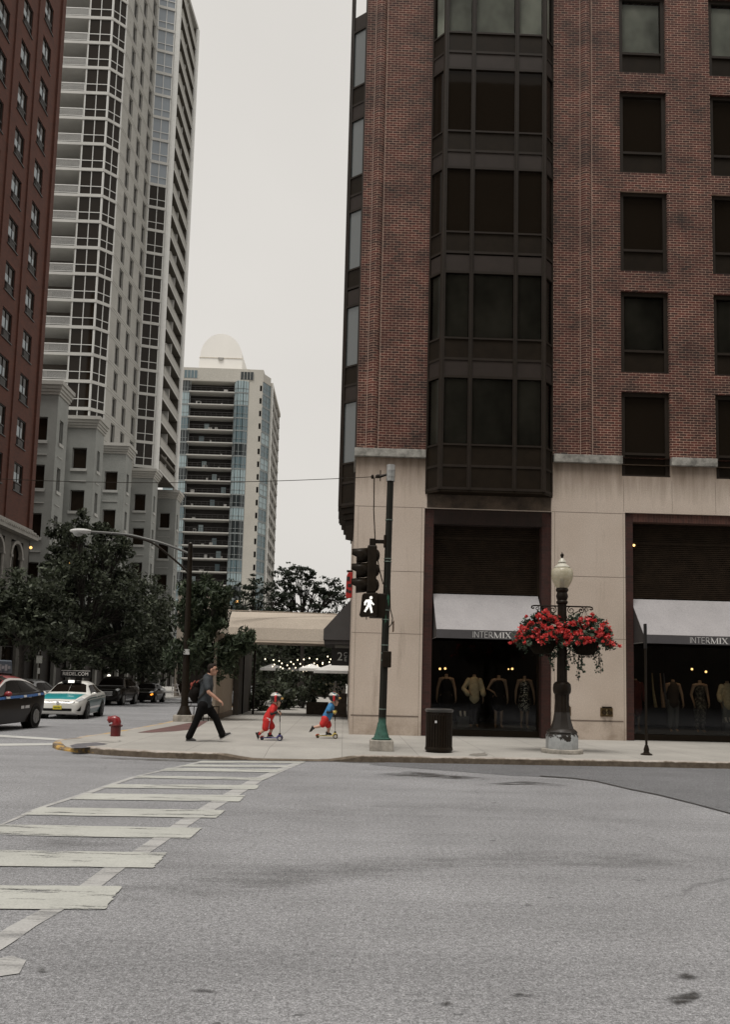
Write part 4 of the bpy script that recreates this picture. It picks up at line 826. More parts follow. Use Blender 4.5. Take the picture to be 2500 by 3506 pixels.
# open crowned locust trees behind the canopy, seen against the sky
rg=random.Random(9)
def locust(label,base,lobes,seed,h): tree('locust_tree',label,base,h,lobes,22,.115,LEAF_L,seed,'open crowned trees behind the canopy',.13,flat=.45,sub=16,long=1.7,subr=.42)
locust('wispy open crowned tree against the sky, nearest the red blade sign',(-2.2,44,.0),[(0,0,5.2,.8),(.9,.2,5.5,.75),(1.6,.1,5.9,.6),(1.9,.2,5.1,.65),(-.9,0,5.5,.9),(-1.2,.2,6.2,.75),(-.2,0,6.4,.85),(.7,.2,6.3,.75),(-1.0,.1,6.9,.7),(-.5,0,7.3,.6),(.1,.2,7.0,.5),(1.5,0,6.3,.6),(.3,0,4.7,.8),(1.3,.2,4.6,.7),(2.2,0,4.5,.6)],21,4.6)
locust('darker open crowned tree in front of the beige tower, left of the wispy one',(-5.2,43,.0),[(0,0,5.2,1.0),(.9,.1,5.6,.9),(-.9,0,5.0,.9),(.4,.1,6.2,.7),(1.5,0,5.0,.8),(-1.6,.2,4.7,.7),(1.9,.2,5.9,.5),(-.4,0,6.0,.7),(0,.2,4.6,1.0)],22,4.4)
# cafe garden: dense shrubs and small trees that shade the view under the canopy
def shrub(label,c,r,n,size,mat,seed,name='garden_shrub',group='shrubs of the cafe garden',flat=.9):
    rng=random.Random(seed); t=thing(name,label,'shrub',(c[0],c[1],.13),group=group,world=True); lf=MB(); st=MB()
    for k in range(7): a=rng.uniform(0,6.28); st.tube([(c[0]+.05*math.cos(a),c[1]+.05*math.sin(a),.1),(c[0]+r*.5*math.cos(a),c[1]+r*.5*math.sin(a),c[2]+r*.3)],[.03,.01],5)
    for k in range(16):
        d=Vector((rng.gauss(0,1),rng.gauss(0,1),rng.gauss(0,1))).normalized()*r*(rng.random()**.4); leaf_cloud(lf,rng,Vector(c)+Vector((d.x,d.y,max(-c[2]+.2,d.z*flat))),r*.38,n,size)
    st.build('stem',BARK,t); lf.build('foliage',mat,t,fix=False)
for i,(x,y,r,h,l) in enumerate(((-3.55,36.6,.75,.75,'dark garden shrub tight against the canopy post'),(-2.75,38.6,.8,.8,'dark garden shrub behind the boy in red'),(-2.0,41,.95,.95,'dark garden shrub deep in the garden, between the boys'),(-3.2,41.5,1.0,1.2,'taller dark garden shrub behind the others at left'))):
    shrub(l,(x,y,h),r,46,.14,LEAF_D,30+i)
tree('garden_tree','low spreading dark tree filling the opening under the canopy',(-2.3,46.5,.0),1.9,[(0,0,2.6,1.5),(1.5,0,2.7,1.3),(-1.6,.3,2.6,1.4),(2.6,.4,3.0,1.2),(-2.9,.6,3.0,1.5),(.7,.5,3.6,1.2),(-1,.5,3.7,1.3),(2.2,.4,2.0,.9)],60,.2,LEAF_D,41,'dark trees shading the cafe garden',.12)
tree('garden_tree','dark spreading tree at the far left of the cafe garden',(-6.2,55,.0),1.9,[(0,0,2.9,1.6),(1.6,0,2.7,1.4),(-1.6,.3,3.0,1.6),(3.0,.4,3.2,1.4),(.7,.5,4.2,1.3),(-3,.5,3.2,1.4)],50,.24,LEAF_D,42,'dark trees shading the cafe garden',.13)
# ================================================================ street furniture
GRN=None
def greenpole():
    m,nt,b,out=newmat('worn_green_paint'); g=G(nt); v=g.co(); vs=g.co('Object',(3,3,.6))
    c=g.mix(g.ramp(g.noise(vs,3.0,7,.7),[(.60,0.0),(.64,.9)]),(.012,.0115,.008),(.05,.16,.10)); t=g.n('ShaderNodeTexCoord'); sp=g.n('ShaderNodeSeparateXYZ'); g.l(t.outputs['Object'],sp.inputs[0])
    mr=g.n('ShaderNodeMapRange'); g.l(sp.outputs[2],mr.inputs[0]); mr.inputs[1].default_value=.70; mr.inputs[2].default_value=.62
    c=g.mix(mr.outputs[0],c,g.ramp(g.noise(v,9,6,.7),[(.3,(.025,.055,.042)),(.7,(.06,.15,.115))])); g.l(c,b.inputs['Base Color']); b.inputs['Roughness'].default_value=.5; b.inputs['Specular IOR Level'].default_value=.2; return m
GRN=greenpole(); GALV=M('galvanised',(.34,.34,.33),.5,.4,.2,9); CONC=M('footing_concrete',(.30,.275,.24),.9,0,.4,6,fine=.25)
# ---- traffic signal pole
sx,sy=.82,17.6
T=thing('traffic_signal_pole','tall dark green traffic signal pole with three-lens head and lit walking man','traffic light',(sx,sy,.13),world=True)
lean=lambda z:(sx+.012*z,sy,z)
p=MB(); p.tube([lean(.62),lean(6.0)],[.082,.070],14); p.build('pole',GRN,T,smooth=40)
p=MB(); p.lathe([(.205,.36),(.205,.385),(.165,.40),(.13,.50),(.095,.66),(.088,.71)],(sx,sy,0),16); p.build('base',GRN,T,smooth=30)
p=MB(); p.box(sx-.245,sx+.245,sy-.22,sy+.22,.12,.355); p.build('footing',CONC,T,bevel=.02)
p=MB(); p.tube([lean(5.86),lean(6.22)],.092,14); 
for z in (5.95,6.08):
    for k in (-1,0,1): p.box(sx+.07+k*.05,sx+.09+k*.05,sy-.10,sy-.07,z,z+.02)
p.build('top_clamp',GALV,T,smooth=40)
p=MB()
for z in (.98,2.0,2.15,2.32,2.86,3.06,4.10,4.16,5.0): p.tube([lean(z),lean(z+.022)],.084,14)
p.build('strap',M('strap_steel',(.16,.20,.17),.5,.5,.3,9),T,smooth=40)
p=MB(); x=lean(2.1)[0]; p.box(x-.05,x+.14,sy-.11,sy+.1,1.86,2.2); p.build('junction_box',BLACKM,T,bevel=.015)
p=MB(); p.poly([(1.0,sy-.02,2.82),(1.03,sy-.1,2.86),(1.03,sy-.1,2.62),(1.0,sy-.02,2.6)]); p.build('small_plate',M('rust_plate',(.14,.09,.06),.7),T)
# vehicle head seen from the side, hoods pointing left
hd=MB(); X=.53
hd.box(X-.10,X+.10,sy-.17,sy+.17,3.42,4.44); o=hd.build('signal_head',BLACKM,T,bevel=.03)
for z,l in ((4.24,'red'),(3.92,'amber'),(3.60,'green')):
    v=MB(); n=18; R_=.152; pts=[(a) for a in [PI*.5+ (i-9)*(PI*1.72/18) for i in range(19)]]
    q0=[(X-.10,sy+R_*math.cos(a),z+R_*math.sin(a)) for a in pts]; q1=[(X-.10-.33,sy+R_*1.0*math.cos(a),z-.03+R_*1.0*math.sin(a)) for a in pts]; q1=[(a[0]+ (.0 if math.sin(pts[i])>.2 else .10),a[1],a[2]) for i,a in enumerate(q1)]
    v.add(q0+q1,[[i,i+1,i+20,i+19] for i in range(18)]); vo=v.build('visor',BLACKM,o,smooth=60,fix=False); s_=vo.modifiers.new('s','SOLIDIFY'); s_.thickness=.008
    L=MB(); L.tube([(X-.10,sy,z),(X-.135,sy,z)],[.145,.12],16); L.build('lens',M('lens_'+l,{'red':(.10,.01,.008),'amber':(.12,.06,.01),'green':(.01,.06,.04)}[l],.2),o)
    b=MB(); b.ball((X+.10,sy,z),.07,.13,.13,10,8); b.build('back_shell',BLACKM,o,smooth=60)
p=MB(); p.box(X-.03,lean(4.5)[0]-.05,sy-.03,sy+.03,4.50,4.58); p.box(X-.06,X+.06,sy-.05,sy+.05,4.42,4.60); p.box(lean(4.5)[0]-.1,lean(4.5)[0]-.05,sy-.07,sy+.07,4.42,4.68); p.build('upper_bracket',BLACKM,T,bevel=.01)
p=MB(); p.box(X-.03,X+.05,sy-.04,sy+.04,3.30,3.44); p.build('lower_bracket',BLACKM,T)
# pedestrian signal
p=MB(); p.box(.50,.84,sy-.10,sy+.16,2.90,3.42); p.build('signal_backbox',BLACKM,T,bevel=.02)
p=MB(); yz=sy-.24; pr=[(.335,3.36),(.37,3.40),(.66,3.42),(.66,2.93),(.33,2.90),(.285,2.945),(.31,3.05)]
p.prism(pr,lambda x,z:(x,yz,z),lambda x,z:(x,sy-.05,z)); o=p.build('walk_signal',BLACKM,T,bevel=.012)
mw=MB(); cx,cz=.478,3.155; to=lambda x,z,d:(cx+x,yz-.004-d,cz+z)
hv=[(.045+.032*math.cos(a),.150+.034*math.sin(a)) for a in [2*PI*i/14 for i in range(14)]]; mw.prism(hv,lambda x,z:to(x,z,0),lambda x,z:to(x,z,.004))
mw.prism([(-.045,.105),(.02,.118),(.055,.095),(.045,-.02),(-.02,-.02),(-.03,.04)],lambda x,z:to(x,z,0),lambda x,z:to(x,z,.004))
strokes(mw,[((-.040,.100),(-.078,.045),.040),((-.078,.055),(-.078,-.01),.036),((.040,.100),(.068,.035),.034),((.062,.045),(.110,.005),.034),((-.005,-.005),(-.040,-.08),.050),((-.035,-.07),(-.080,-.15),.042),((.025,-.005),(.050,-.08),.050),((.045,-.07),(.070,-.165),.042)],.04,to,.004)
mw.build('walking_man',emit('signal_white',(.95,.93,.88),.60),o)
p=MB(); p.box(.43,.45,sy-.15,sy-.13,3.42,3.47); p.box(.43,.45,sy-.15,sy-.13,2.85,2.91); p.build('hinge',BLACKM,T)
p=MB(); p.tube([(lean(3.2)[0]+.07,sy-.05,3.5),(lean(3.2)[0]+.085,sy-.06,3.1),(lean(3)[0]+.14,sy-.05,2.9),(lean(2.8)[0]+.13,sy-.05,2.78),(lean(2.7)[0]+.06,sy-.05,2.7)],.011,6); p.build('cable_loop',BLACKM,T,smooth=40)
# span wire insulator, span wire and feed cable
p=MB(); p.tube([(.84,sy,6.02),(.66,sy,5.96),(.56,sy,5.95)],[.02,.035,.03],8); p.ball((.62,sy,5.965),.06,.04,.045); p.ball((.50,sy,5.95),.035,.03,.05); p.box(.66,.68,sy-.02,sy+.02,5.86,6.10); p.build('insulator',BLACKM,T)
wv=MB(); A=Vector((.50,sy,5.95)); Bv=onY(-140,1632,19.5); wv.tube([A.lerp(Bv,t)+Vector((0,0,-.55*t*(1-t)+.0)) for t in [i/24 for i in range(25)]],.0075,6); tag(wv.build('span_wire',BLACKM),'thin black overhead wire running left from the top of the signal pole','wire')
wv=MB(); wv.tube([(.54,sy,5.93),(.545,sy-.01,5.2),(.60,sy-.03,4.4),(.70,sy-.05,3.9),(lean(3.6)[0]-.08,sy-.02,3.62)],.012,6); tag(wv.build('feed_cable',BLACKM,smooth=40),'thin black cable hanging down beside the signal pole into its side','cable')
# ---- ornamental lamp
lx,ly=4.74,18.05
T=thing('ornamental_lamp','ornate black iron street lamp with acorn globe and chipped white base','street lamp',(lx,ly,.13),world=True)
def chipped():
    m,nt,b,out=newmat('chipped_black'); g=G(nt); v=g.co(); t=g.n('ShaderNodeTexCoord'); sp=g.n('ShaderNodeSeparateXYZ'); g.l(t.outputs['Object'],sp.inputs[0])
    n=g.noise(v,5,7,.65); a=g.n('ShaderNodeMath',operation='MULTIPLY_ADD'); g.l(n,a.inputs[0]); a.inputs[1].default_value=.9; g.l(sp.outputs[2],a.inputs[2])
    c=g.mix(g.ramp(a.outputs[0],[(.80,1.0),(.81,0.0)]),(.0145,.010,.0065),(.33,.34,.34)); c=g.mix(1.0,c,g.ramp(g.noise(v,14,5,.7),[(.3,.75),(.7,1.1)]),'MULTIPLY')
    g.l(c,b.inputs['Base Color']); b.inputs['Roughness'].default_value=.5; return m
IRON=M('lamp_iron',(.0145,.010,.0065),.45,.0,.3,9,spec=.14)
def fluted(mb,prof,c,n=32,k=.06):
    vs=[];m=len(prof)
    for r,z in prof:
        for j in range(n): q=r*(1-k*(j%2)); a=2*PI*j/n; vs.append((c[0]+q*math.cos(a),c[1]+q*math.sin(a),z))
    mb.add(vs,[[i*n+j,i*n+(j+1)%n,(i+1)*n+(j+1)%n,(i+1)*n+j] for i in range(m-1) for j in range(n)]+[list(range(n))[::-1],[(m-1)*n+j for j in range(n)]])
p=MB(); p.lathe([(.44,.12),(.45,.17),(.44,.215),(.37,.22)],(lx,ly,0),28); p.build('footing',CONC,T,smooth=30)
p=MB(); p.lathe([(.345,.215),(.345,.50),(.33,.53),(.315,.54),(.33,.58),(.30,.62),(.25,.65),(.225,.72),(.19,.84),(.165,1.0),(.16,1.02)],(lx,ly,0),8,a0=PI/8); p.build('base',chipped(),T,smooth=25)
p=MB(); fluted(p,[(.165,1.0),(.15,1.22),(.155,1.38)],(lx,ly),32); p.lathe([(.155,1.38),(.185,1.42),(.195,1.50),(.185,1.60),(.15,1.64),(.12,1.66)],(lx,ly,0),20); p.build('pedestal',IRON,T,smooth=35)
p=MB(); fluted(p,[(.112,1.64),(.104,2.6),(.096,3.36)],(lx,ly),36,.07); p.build('shaft',IRON,T,smooth=20)
p=MB(); p.lathe([(.10,3.34),(.125,3.37),(.125,3.40),(.10,3.43),(.118,3.47),(.13,3.52),(.12,3.56),(.105,3.60),(.135,3.64),(.135,3.67),(.12,3.70)],(lx,ly,0),20); p.build('capital',IRON,T,smooth=35)
m,nt,b,out=newmat('lamp_glass'); g=G(nt); b.inputs['Base Color'].default_value=(.62,.58,.45,1); b.inputs['Roughness'].default_value=.3
tr=g.n('ShaderNodeBsdfTransparent'); tr.inputs[0].default_value=(.9,.87,.75,1); mxs=g.n('ShaderNodeMixShader'); mxs.inputs[0].default_value=.62; c=g.ramp(g.noise(g.co(),14,4,.7),[(.3,(.46,.42,.30)),(.7,(.68,.64,.52))]); g.l(c,b.inputs['Base Color']); g.l(tr.outputs[0],mxs.inputs[1]); g.l(b.outputs[0],mxs.inputs[2]); g.l(mxs.outputs[0],out.inputs[0])
p=MB(); p.lathe([(.12,3.70),(.165,3.76),(.21,3.85),(.235,3.95),(.238,4.03),(.225,4.09),(.19,4.13),(.165,4.145)],(lx,ly,0),28,cap=False); p.build('globe',m,T,smooth=60)
p=MB(); p.lathe([(.17,4.135),(.18,4.155),(.15,4.18),(.11,4.22),(.075,4.25),(.095,4.265),(.09,4.285),(.05,4.33),(.035,4.36)],(lx,ly,0),24); p.build('globe_cap',M('cap_pale',(.50,.48,.41),.4),T,smooth=40)
p=MB(); p.lathe([(.035,4.355),(.022,4.38),(.04,4.42),(.035,4.45),(.012,4.47),(.006,4.50)],(lx,ly,0),12); p.build('finial',IRON,T,smooth=40)
p=MB(); p.lathe([(.05,3.70),(.05,3.90),(.045,3.905)],(lx,ly,0),12); p.build('lamp_socket',M('socket',(.20,.17,.12),.6),T)
# scroll arms for the baskets
for s in (-1,1):
    p=MB(); p.tube([(lx+s*.09,ly,3.30),(lx+s*.62,ly,3.30),(lx+s*.665,ly,3.285),(lx+s*.675,ly,3.25),(lx+s*.64,ly,3.235),(lx+s*.615,ly,3.255)],.017,8)
    def spiral(cx,cz,r,turn,ph,d=1): return [(lx+s*(cx+r*(1-i/26*.78)*math.cos(ph+d*turn*2*PI*i/26)),ly,cz+r*(1-i/26*.78)*math.sin(ph+d*turn*2*PI*i/26)) for i in range(27)]
    p.tube(spiral(.20,3.215,.085,1.4,PI/2),.010,6); p.tube(spiral(.42,3.22,.07,1.4,PI/2,-1),.010,6); p.tube(spiral(.55,3.24,.05,1.2,PI/2),.008,6); p.tube(spiral(.17,3.07,.07,1.3,PI*.9),.010,6)
    p.tube([(lx+s*.10,ly,2.98),(lx+s*.22,ly,3.12),(lx+s*.45,ly,3.25)],.010,6); p.build('scroll_arm',IRON,T,smooth=40)
    p=MB(); p.tube(spiral(.20,1.98+.3,.11,1.5,PI*.5),.010,6); p.tube([(lx+s*.1,ly,2.2),(lx+s*.2,ly,2.17)],.01,6); p.build('lower_scroll',IRON,T,smooth=40)
# ---- hanging flower baskets
RED1=leafmat('petal_red',[(.52,.02,.018),(.68,.06,.05),(.76,.16,.16),(.64,.045,.04)],.5); LEAF_B=leafmat('basket_leaf',[(.012,.021,.013),(.026,.046,.028),(.058,.092,.056),(.13,.175,.125)])
def basket(label,cx,seed,wid,trail):
    rng=random.Random(seed); t=thing('hanging_basket',label,'flower basket',(cx,ly-.02,2.25),group='flower baskets on the street lamp',world=True); c=Vector((cx,ly-.02,0))
    p=MB(); p.lathe([(.08,2.24),(.19,2.26),(.26,2.36),(.29,2.50),(.29,2.54),(.26,2.54)],(cx,ly-.02,0),20)
    for k in range(60): a=rng.uniform(0,6.28); r=rng.uniform(.08,.24); p.tube([(cx+r*math.cos(a),ly-.02+r*math.sin(a),2.24),(cx+r*1.05*math.cos(a),ly-.02+r*1.05*math.sin(a),2.24-rng.uniform(.02,.07))],.005,3)
    p.build('liner',M('coir',(.012,.009,.006),.95,0,.3,20,spec=.1),t)
    p=MB()
    for k in range(3): a=k*2.1+.4; p.tube([(cx+.3*math.cos(a),ly-.02+.3*math.sin(a),2.55),(cx,ly,3.27)],.005,4)
    p.build('hanger',IRON,t)
    f=MB(); b=MB(); s=-1 if cx<lx else 1
    for k in range(105):
        a=rng.uniform(0,6.28); r=rng.random()**.5*wid; z=2.56+.58*math.sqrt(max(0,1-(r/wid)**2))*rng.uniform(.1,1.05)-.16*(r/wid)**2
        leaf_cloud(f,rng,(cx+r*math.cos(a),ly-.02+.75*r*math.sin(a),z),.11,20,.062,.8,.3,1.7)
    for k in range(135):
        a=rng.uniform(PI*.95,PI*2.05) if k%5 else s*-.0+(0 if s<0 else PI)+rng.uniform(-.7,.7); r=(rng.random()**.42)*wid*1.02; z=2.58+.62*math.sqrt(max(0,1-(r/wid/1.05)**2))*rng.uniform(.12,1.08)-.16*(r/wid)**2
        q=(cx+r*math.cos(a),ly-.05+.78*r*math.sin(a),z); nn=rng.randint(14,26)
        leaf_cloud(b,rng,q,rng.uniform(.035,.07),nn,.050,.75,0,1.15)
    for sx_,sz_ in ((s*(wid+.12),2.46),(s*(wid+.02),2.50),(s*.34*wid,2.42)):
        q=(cx+sx_,ly-.12,sz_); b_=Vector(q); leaf_cloud(b,rng,q,.055,24,.043,.8,0,1.15); leaf_cloud(f,rng,(q[0]-s*.1,q[1],q[2]+.05),.07,14,.05)
    f.build('foliage',LEAF_B,t,fix=False); b.build('blossoms',RED1,t,fix=False)
    iv=MB(); st=MB()
    for (dx,L) in trail:
        n=int(L/.045); x=cx+dx; pts=[]
        for i in range(n+1):
            x+=rng.uniform(-.022,.022); z=2.42-i*.045; pts.append((x,ly-.10+rng.uniform(-.02,.02),z))
            for _ in range(3): leaf_cloud(iv,rng,(x+rng.uniform(-.045,.045),ly-.10+rng.uniform(-.04,.03),z+rng.uniform(-.02,.02)),.02,1,.062,1,.35,1.1,.1)
        st.tube(pts,.005,4)
    iv.k=1; iv.add(st.v,st.f); iv.build('ivy',[LEAF_B,BARK],t,fix=False)
basket('red flower basket hanging left of the lamp post, in front of the awning valance',lx-.44,61,.60,[(-.38,.22),(-.05,.26),(.10,.52),(.20,.36),(.28,.26)])
basket('red flower basket hanging right of the lamp post against the stone pier',lx+.50,62,.60,[(-.33,.52),(-.25,.36),(-.18,.72),(-.05,.56),(.18,.54),(.26,.58),(.30,.34)])
# ---- litter bin
T=thing('litter_bin','round black slatted litter bin on the pavement beside the shop window','trash bin',(2.02,17.55,.13),world=True)
c=(2.02,17.55,0)
p=MB(); p.lathe([(.27,.13),(.27,.18),(.245,.2),(.245,.86),(.24,.9)],c,24); p.build('liner',BLACKM,T,smooth=30)
p=MB()
for i in range(30): a=2*PI*i/30; x,y=c[0]+.272*math.cos(a),c[1]+.272*math.sin(a); q=len(p.v); p.box(-.006,.006,-.021,.021,.17,.99); p.xf(Matrix.Translation((x,y,0))@Matrix.Rotation(a,4,'Z'),q)
p.build('slats',M('bin_slat',(.014,.0095,.006),.45,spec=.12),T)
p=MB(); p.lathe([(.28,.96),(.298,.985),(.30,1.01),(.26,1.03),(.19,1.02),(.19,.99)],c,28,cap=False); p.build('rim',M('bin_rim',(.05,.048,.046),.3),T,smooth=40)
p=MB(); p.lathe([(.285,.17),(.295,.2),(.285,.24)],c,28); p.build('base_ring',BLACKM,T,smooth=40)
p=MB(); p.box(1.90,1.94,17.26,17.272,.74,.79); p.build('sticker',M('sticker',(.6,.6,.6),.6),T)
# ---- sign post seen edge on
T=thing('sign_post','thin black sign post, its narrow plate seen edge on, at the pavement edge','sign post',(6.56,18.0,.13),world=True)
p=MB(); p.lathe([(.125,.13),(.12,.155),(.07,.175),(.055,.21),(.06,.25),(.045,.30),(.035,.34)],(6.56,18,0),18); p.build('base',BLACKM,T,smooth=35)
p=MB(); p.tube([(6.56,18,.33),(6.555,18,2.96)],.026,10); p.build('post',BLACKM,T,smooth=40)
p=MB(); p.box(6.530,6.580,17.96,18.04,2.42,2.96); p.build('plate',M('plate_edge',(.010,.009,.008),.5),T,bevel=.006)
# ---- fire hydrant
hx,hy=-5.33,19.9
T=thing('fire_hydrant','squat glossy red fire hydrant near the kerb corner','fire hydrant',(hx,hy,.13),world=True)
HR=M('hydrant_red',(.20,.007,.009),.3,0,.25,6,coat=.2); HR2=M('hydrant_dark',(.095,.006,.006),.4,0,.25,6)
def hb(p,*a,**k): p.xf(Matrix.Translation((hx,hy,.13))@Matrix.Scale(.60,4)@Matrix.Translation((-hx,-hy,-.13))); return p.build(*a,**k)
p=MB(); p.lathe([(.19,.13),(.19,.50),(.17,.52)],(hx,hy,0),24); hb(p,'barrel',HR2,T,smooth=35)
p=MB(); p.lathe([(.19,.51),(.215,.53),(.215,.575),(.19,.59)],(hx,hy,0),24)
for s in (-1,1): p.tube([(hx+s*.19,hy,.545),(hx+s*.245,hy,.545)],.045,10); p.tube([(hx+s*.245,hy,.545),(hx+s*.26,hy,.545)],.03,6)
hb(p,'flange',HR2,T,smooth=35)
p=MB(); p.tube([(hx+.02,hy,.585),(hx+.02,hy,.68),(hx+.0,hy,.75),(hx-.07,hy-.01,.795),(hx-.16,hy-.02,.79),(hx-.24,hy-.03,.77)],[.165,.172,.17,.15,.125,.115],16); p.tube([(hx-.235,hy-.03,.77),(hx-.30,hy-.04,.757)],[.135,.13],16); p.tube([(hx-.30,hy-.04,.757),(hx-.335,hy-.045,.75)],.04,6); hb(p,'elbow',HR,T,smooth=50)
p=MB(); p.lathe([(.10,.83),(.06,.86),(.045,.875),(.045,.90),(.02,.905)],(hx,hy,0),6); p.box(hx-.09,hx+.09,hy-.02,hy+.02,.87,.885); hb(p,'bonnet_nut',HR2,T)
# ---- curved street light
px_,py_=-5.06,26.9
T=thing('street_light','tall dark street light pole with curved double arm and pale lamp head over the road','street light',(px_,py_,.13),world=True)
tp=Vector((-5.12,26.9,5.82))
p=MB(); p.tube([(px_,py_,.3),(-5.11,py_,5.8)],[.125,.075],14); p.ball((-5.115,py_,5.82),.075,.075,.06); p.build('pole',BLACKM,T,smooth=40)
p=MB(); p.lathe([(.24,.32),(.235,.36),(.17,.5),(.13,.62)],(px_,py_,0),14); p.build('base',BLACKM,T,smooth=30)
p=MB(); p.box(px_-.30,px_+.30,py_-.28,py_+.28,.12,.335); p.build('footing',CONC,T,bevel=.02)
p=MB(); p.box(px_-.09,px_+.10,py_-.14,py_+.0,2.25,2.42); p.build('clamp_box',M('clamp_pale',(.45,.45,.44),.5),T)
def arc(pts,n=16):
    o=[]; P=[Vector(q) for q in pts]; P=[P[0]*2-P[1]]+P+[P[-1]*2-P[-2]]
    for i in range(1,len(P)-2):
        for k in range(n):
            t=k/n; a,b,c,d=P[i-1],P[i],P[i+1],P[i+2]; o.append(.5*((2*b)+(c-a)*t+(2*a-5*b+4*c-d)*t*t+(3*b-a-3*c+d)*t**3))
    return o+[P[-2]]
p=MB(); p.tube(arc([(-5.12,py_,5.52),(-5.9,py_,5.80),(-6.7,py_,6.0),(-7.3,py_,6.10),(-8.4,py_,6.15)],8),[.04]*33,8); p.build('arm',M('arm_grey',(.10,.10,.095),.5),T,smooth=50)
p=MB(); p.tube(arc([(-5.16,py_,4.93),(-5.75,py_,5.42),(-6.4,py_,5.86),(-7.25,py_,6.07)],8),.033,8); p.build('brace',BLACKM,T,smooth=50)
p=MB(); p.ball((-8.68,py_,6.16),.36,.17,.085,16,8); p.tube([(-8.35,py_,6.15),(-8.5,py_,6.15)],.06,8); o=p.build('lamp_head',M('lamp_head_pale',(.50,.50,.49),.5),T,smooth=60)
p=MB(); p.ball((-8.76,py_,6.09),.17,.13,.11,14,8); p.build('lamp_bowl',M('lamp_bowl',(.30,.31,.30),.15),o,smooth=60)
# ---- small kerb-side railings, parking sign, folding board, warm lamps
T=thing('tree_guard','low black iron tree guard behind the walking man','railing',(-4.55,27.4,.13),world=True); p=MB()
for i in range(7): x=-5.0+i*.16; p.tube([(x,27.35,.13),(x,27.35,.62)],.014,6)
p.tube([(-5.02,27.35,.6),(-4.02,27.35,.6)],.016,6); p.tube([(-5.02,27.35,.22),(-4.02,27.35,.22)],.014,6); p.build('railing',BLACKM,T)
T=thing('parking_sign','small pale parking sign on a striped post across the street','street sign',(-14.9,40.5,.13),world=True)
q=onY(135,2258,40.5); p=MB(); p.tube([(q.x,40.5,.13),(q.x,40.5,q.z+.4)],.04,8); p.build('post',BLACKM,T); p=MB(); p.box(q.x-.14,q.x+.14,40.42,40.46,q.z-.18,q.z+.18); p.build('plate',M('plate_pale',(.24,.24,.22),.6,0,.4,20),T)
p=MB()
for a,b in ((2287,2307),(2328,2340)): A_,B2=onY(135,a,40.4).z,onY(135,b,40.4).z; p.box(q.x-.055,q.x+.055,40.44,40.45,B2,A_)
p.build('pale_band',M('band_grey',(.30,.30,.28),.6),T)
T=thing('folding_board','white folding A-frame stand on the far pavement beyond the black cars','stand',(-12.9,62.5,.13),world=True)
q=onY(600,2370,60); p=MB()
for dx in (-.28,.28): p.tube([(q.x+dx*.5-.1,60,1.0),(q.x+dx+.05,60,.13)],.035,6)
for z in (.35,.6,.85): p.box(q.x-.22,q.x+.22,59.97,60.0,z,z+.05)
p.build('frame',M('stand_white',(.55,.52,.50),.6),T)
for i,(px,py,Y,s,lb) in enumerate(((104,1875,56,.10,'small warm lamp glowing beside the arched windows'),(237,1926,70,.10,'small warm lamp glowing among the tree leaves, left of a twin'),(232,1926,70,.07,'fainter warm lamp glowing among the tree leaves'),(812,2064,58,.16,'orange lamp glowing behind the canopy roof among branches'),(372,2314,60,.12,'white lamp glowing above the black cars'),(75,2275,48,.08,'tiny orange lamp glowing behind the red taxi'))):
    q=onY(px,py,Y); p=MB(); p.ball(q,s); t=thing('wall_lamp',lb,'lamp',q,world=True,group='small glowing lamps'); p.build('bulb',emit('warm_glow_%d'%(i==4),(1,.55,.18) if i!=4 else (1,.93,.8),1.6),t,smooth=60)
    p=MB(); p.box(q.x-s*.6,q.x+s*.6,q.y+s*.5,q.y+s*1.6,q.z+s*.4,q.z+s*1.5); p.build('bracket',BLACKM,t)
# ---- cafe garden under the canopy
def parasol(label,x,y,zr,r,mat,n=8):
    T=thing('parasol',label,'parasol',(x,y,.13),group='parasols of the cafe garden',world=True); p=MB(); hgt=r*.36
    p.add([(x,y,zr+hgt)]+[(x+r*math.cos(2*PI*i/n+.4),y+r*math.sin(2*PI*i/n+.4),zr) for i in range(n)],[[0,1+i,1+(i+1)%n] for i in range(n)]); o=p.build('canopy',mat,T,fix=False); s=o.modifiers.new('s','SOLIDIFY'); s.thickness=.02
    p=MB()
    for i in range(n):
        a,b=[(x+r*math.cos(2*PI*k/n+.4),y+r*math.sin(2*PI*k/n+.4)) for k in (i,i+1)]; p.poly([(a[0],a[1],zr),(b[0],b[1],zr),(b[0],b[1],zr-.12),(a[0],a[1],zr-.12)])
    p.build('valance',mat,T,fix=False); p=MB(); p.tube([(x,y,.13),(x,y,zr+hgt+.08)],.025,8); p.build('pole',BLACKM,T)
PW1=M('parasol_grey',(.52,.51,.49),.9,0,.1,2); PW2=M('parasol_white',(.66,.65,.62),.9,0,.05)
parasol('large grey parasol next to the stone corner in the cafe garden',-.30,37.6,1.95,1.15,PW1)
parasol('small white parasol left of the large grey one',-1.55,39.5,2.05,.62,PW2)
parasol('far pale parasol partly hidden by dark leaves',-3.75,44,2.06,.7,PW1)
parasol('second far pale parasol between the string lights and the hedge',-2.75,46,2.04,.55,PW1)
rg=random.Random(4); BULB=emit('festoon_glow',(1,.86,.62),2.2); Ln=0
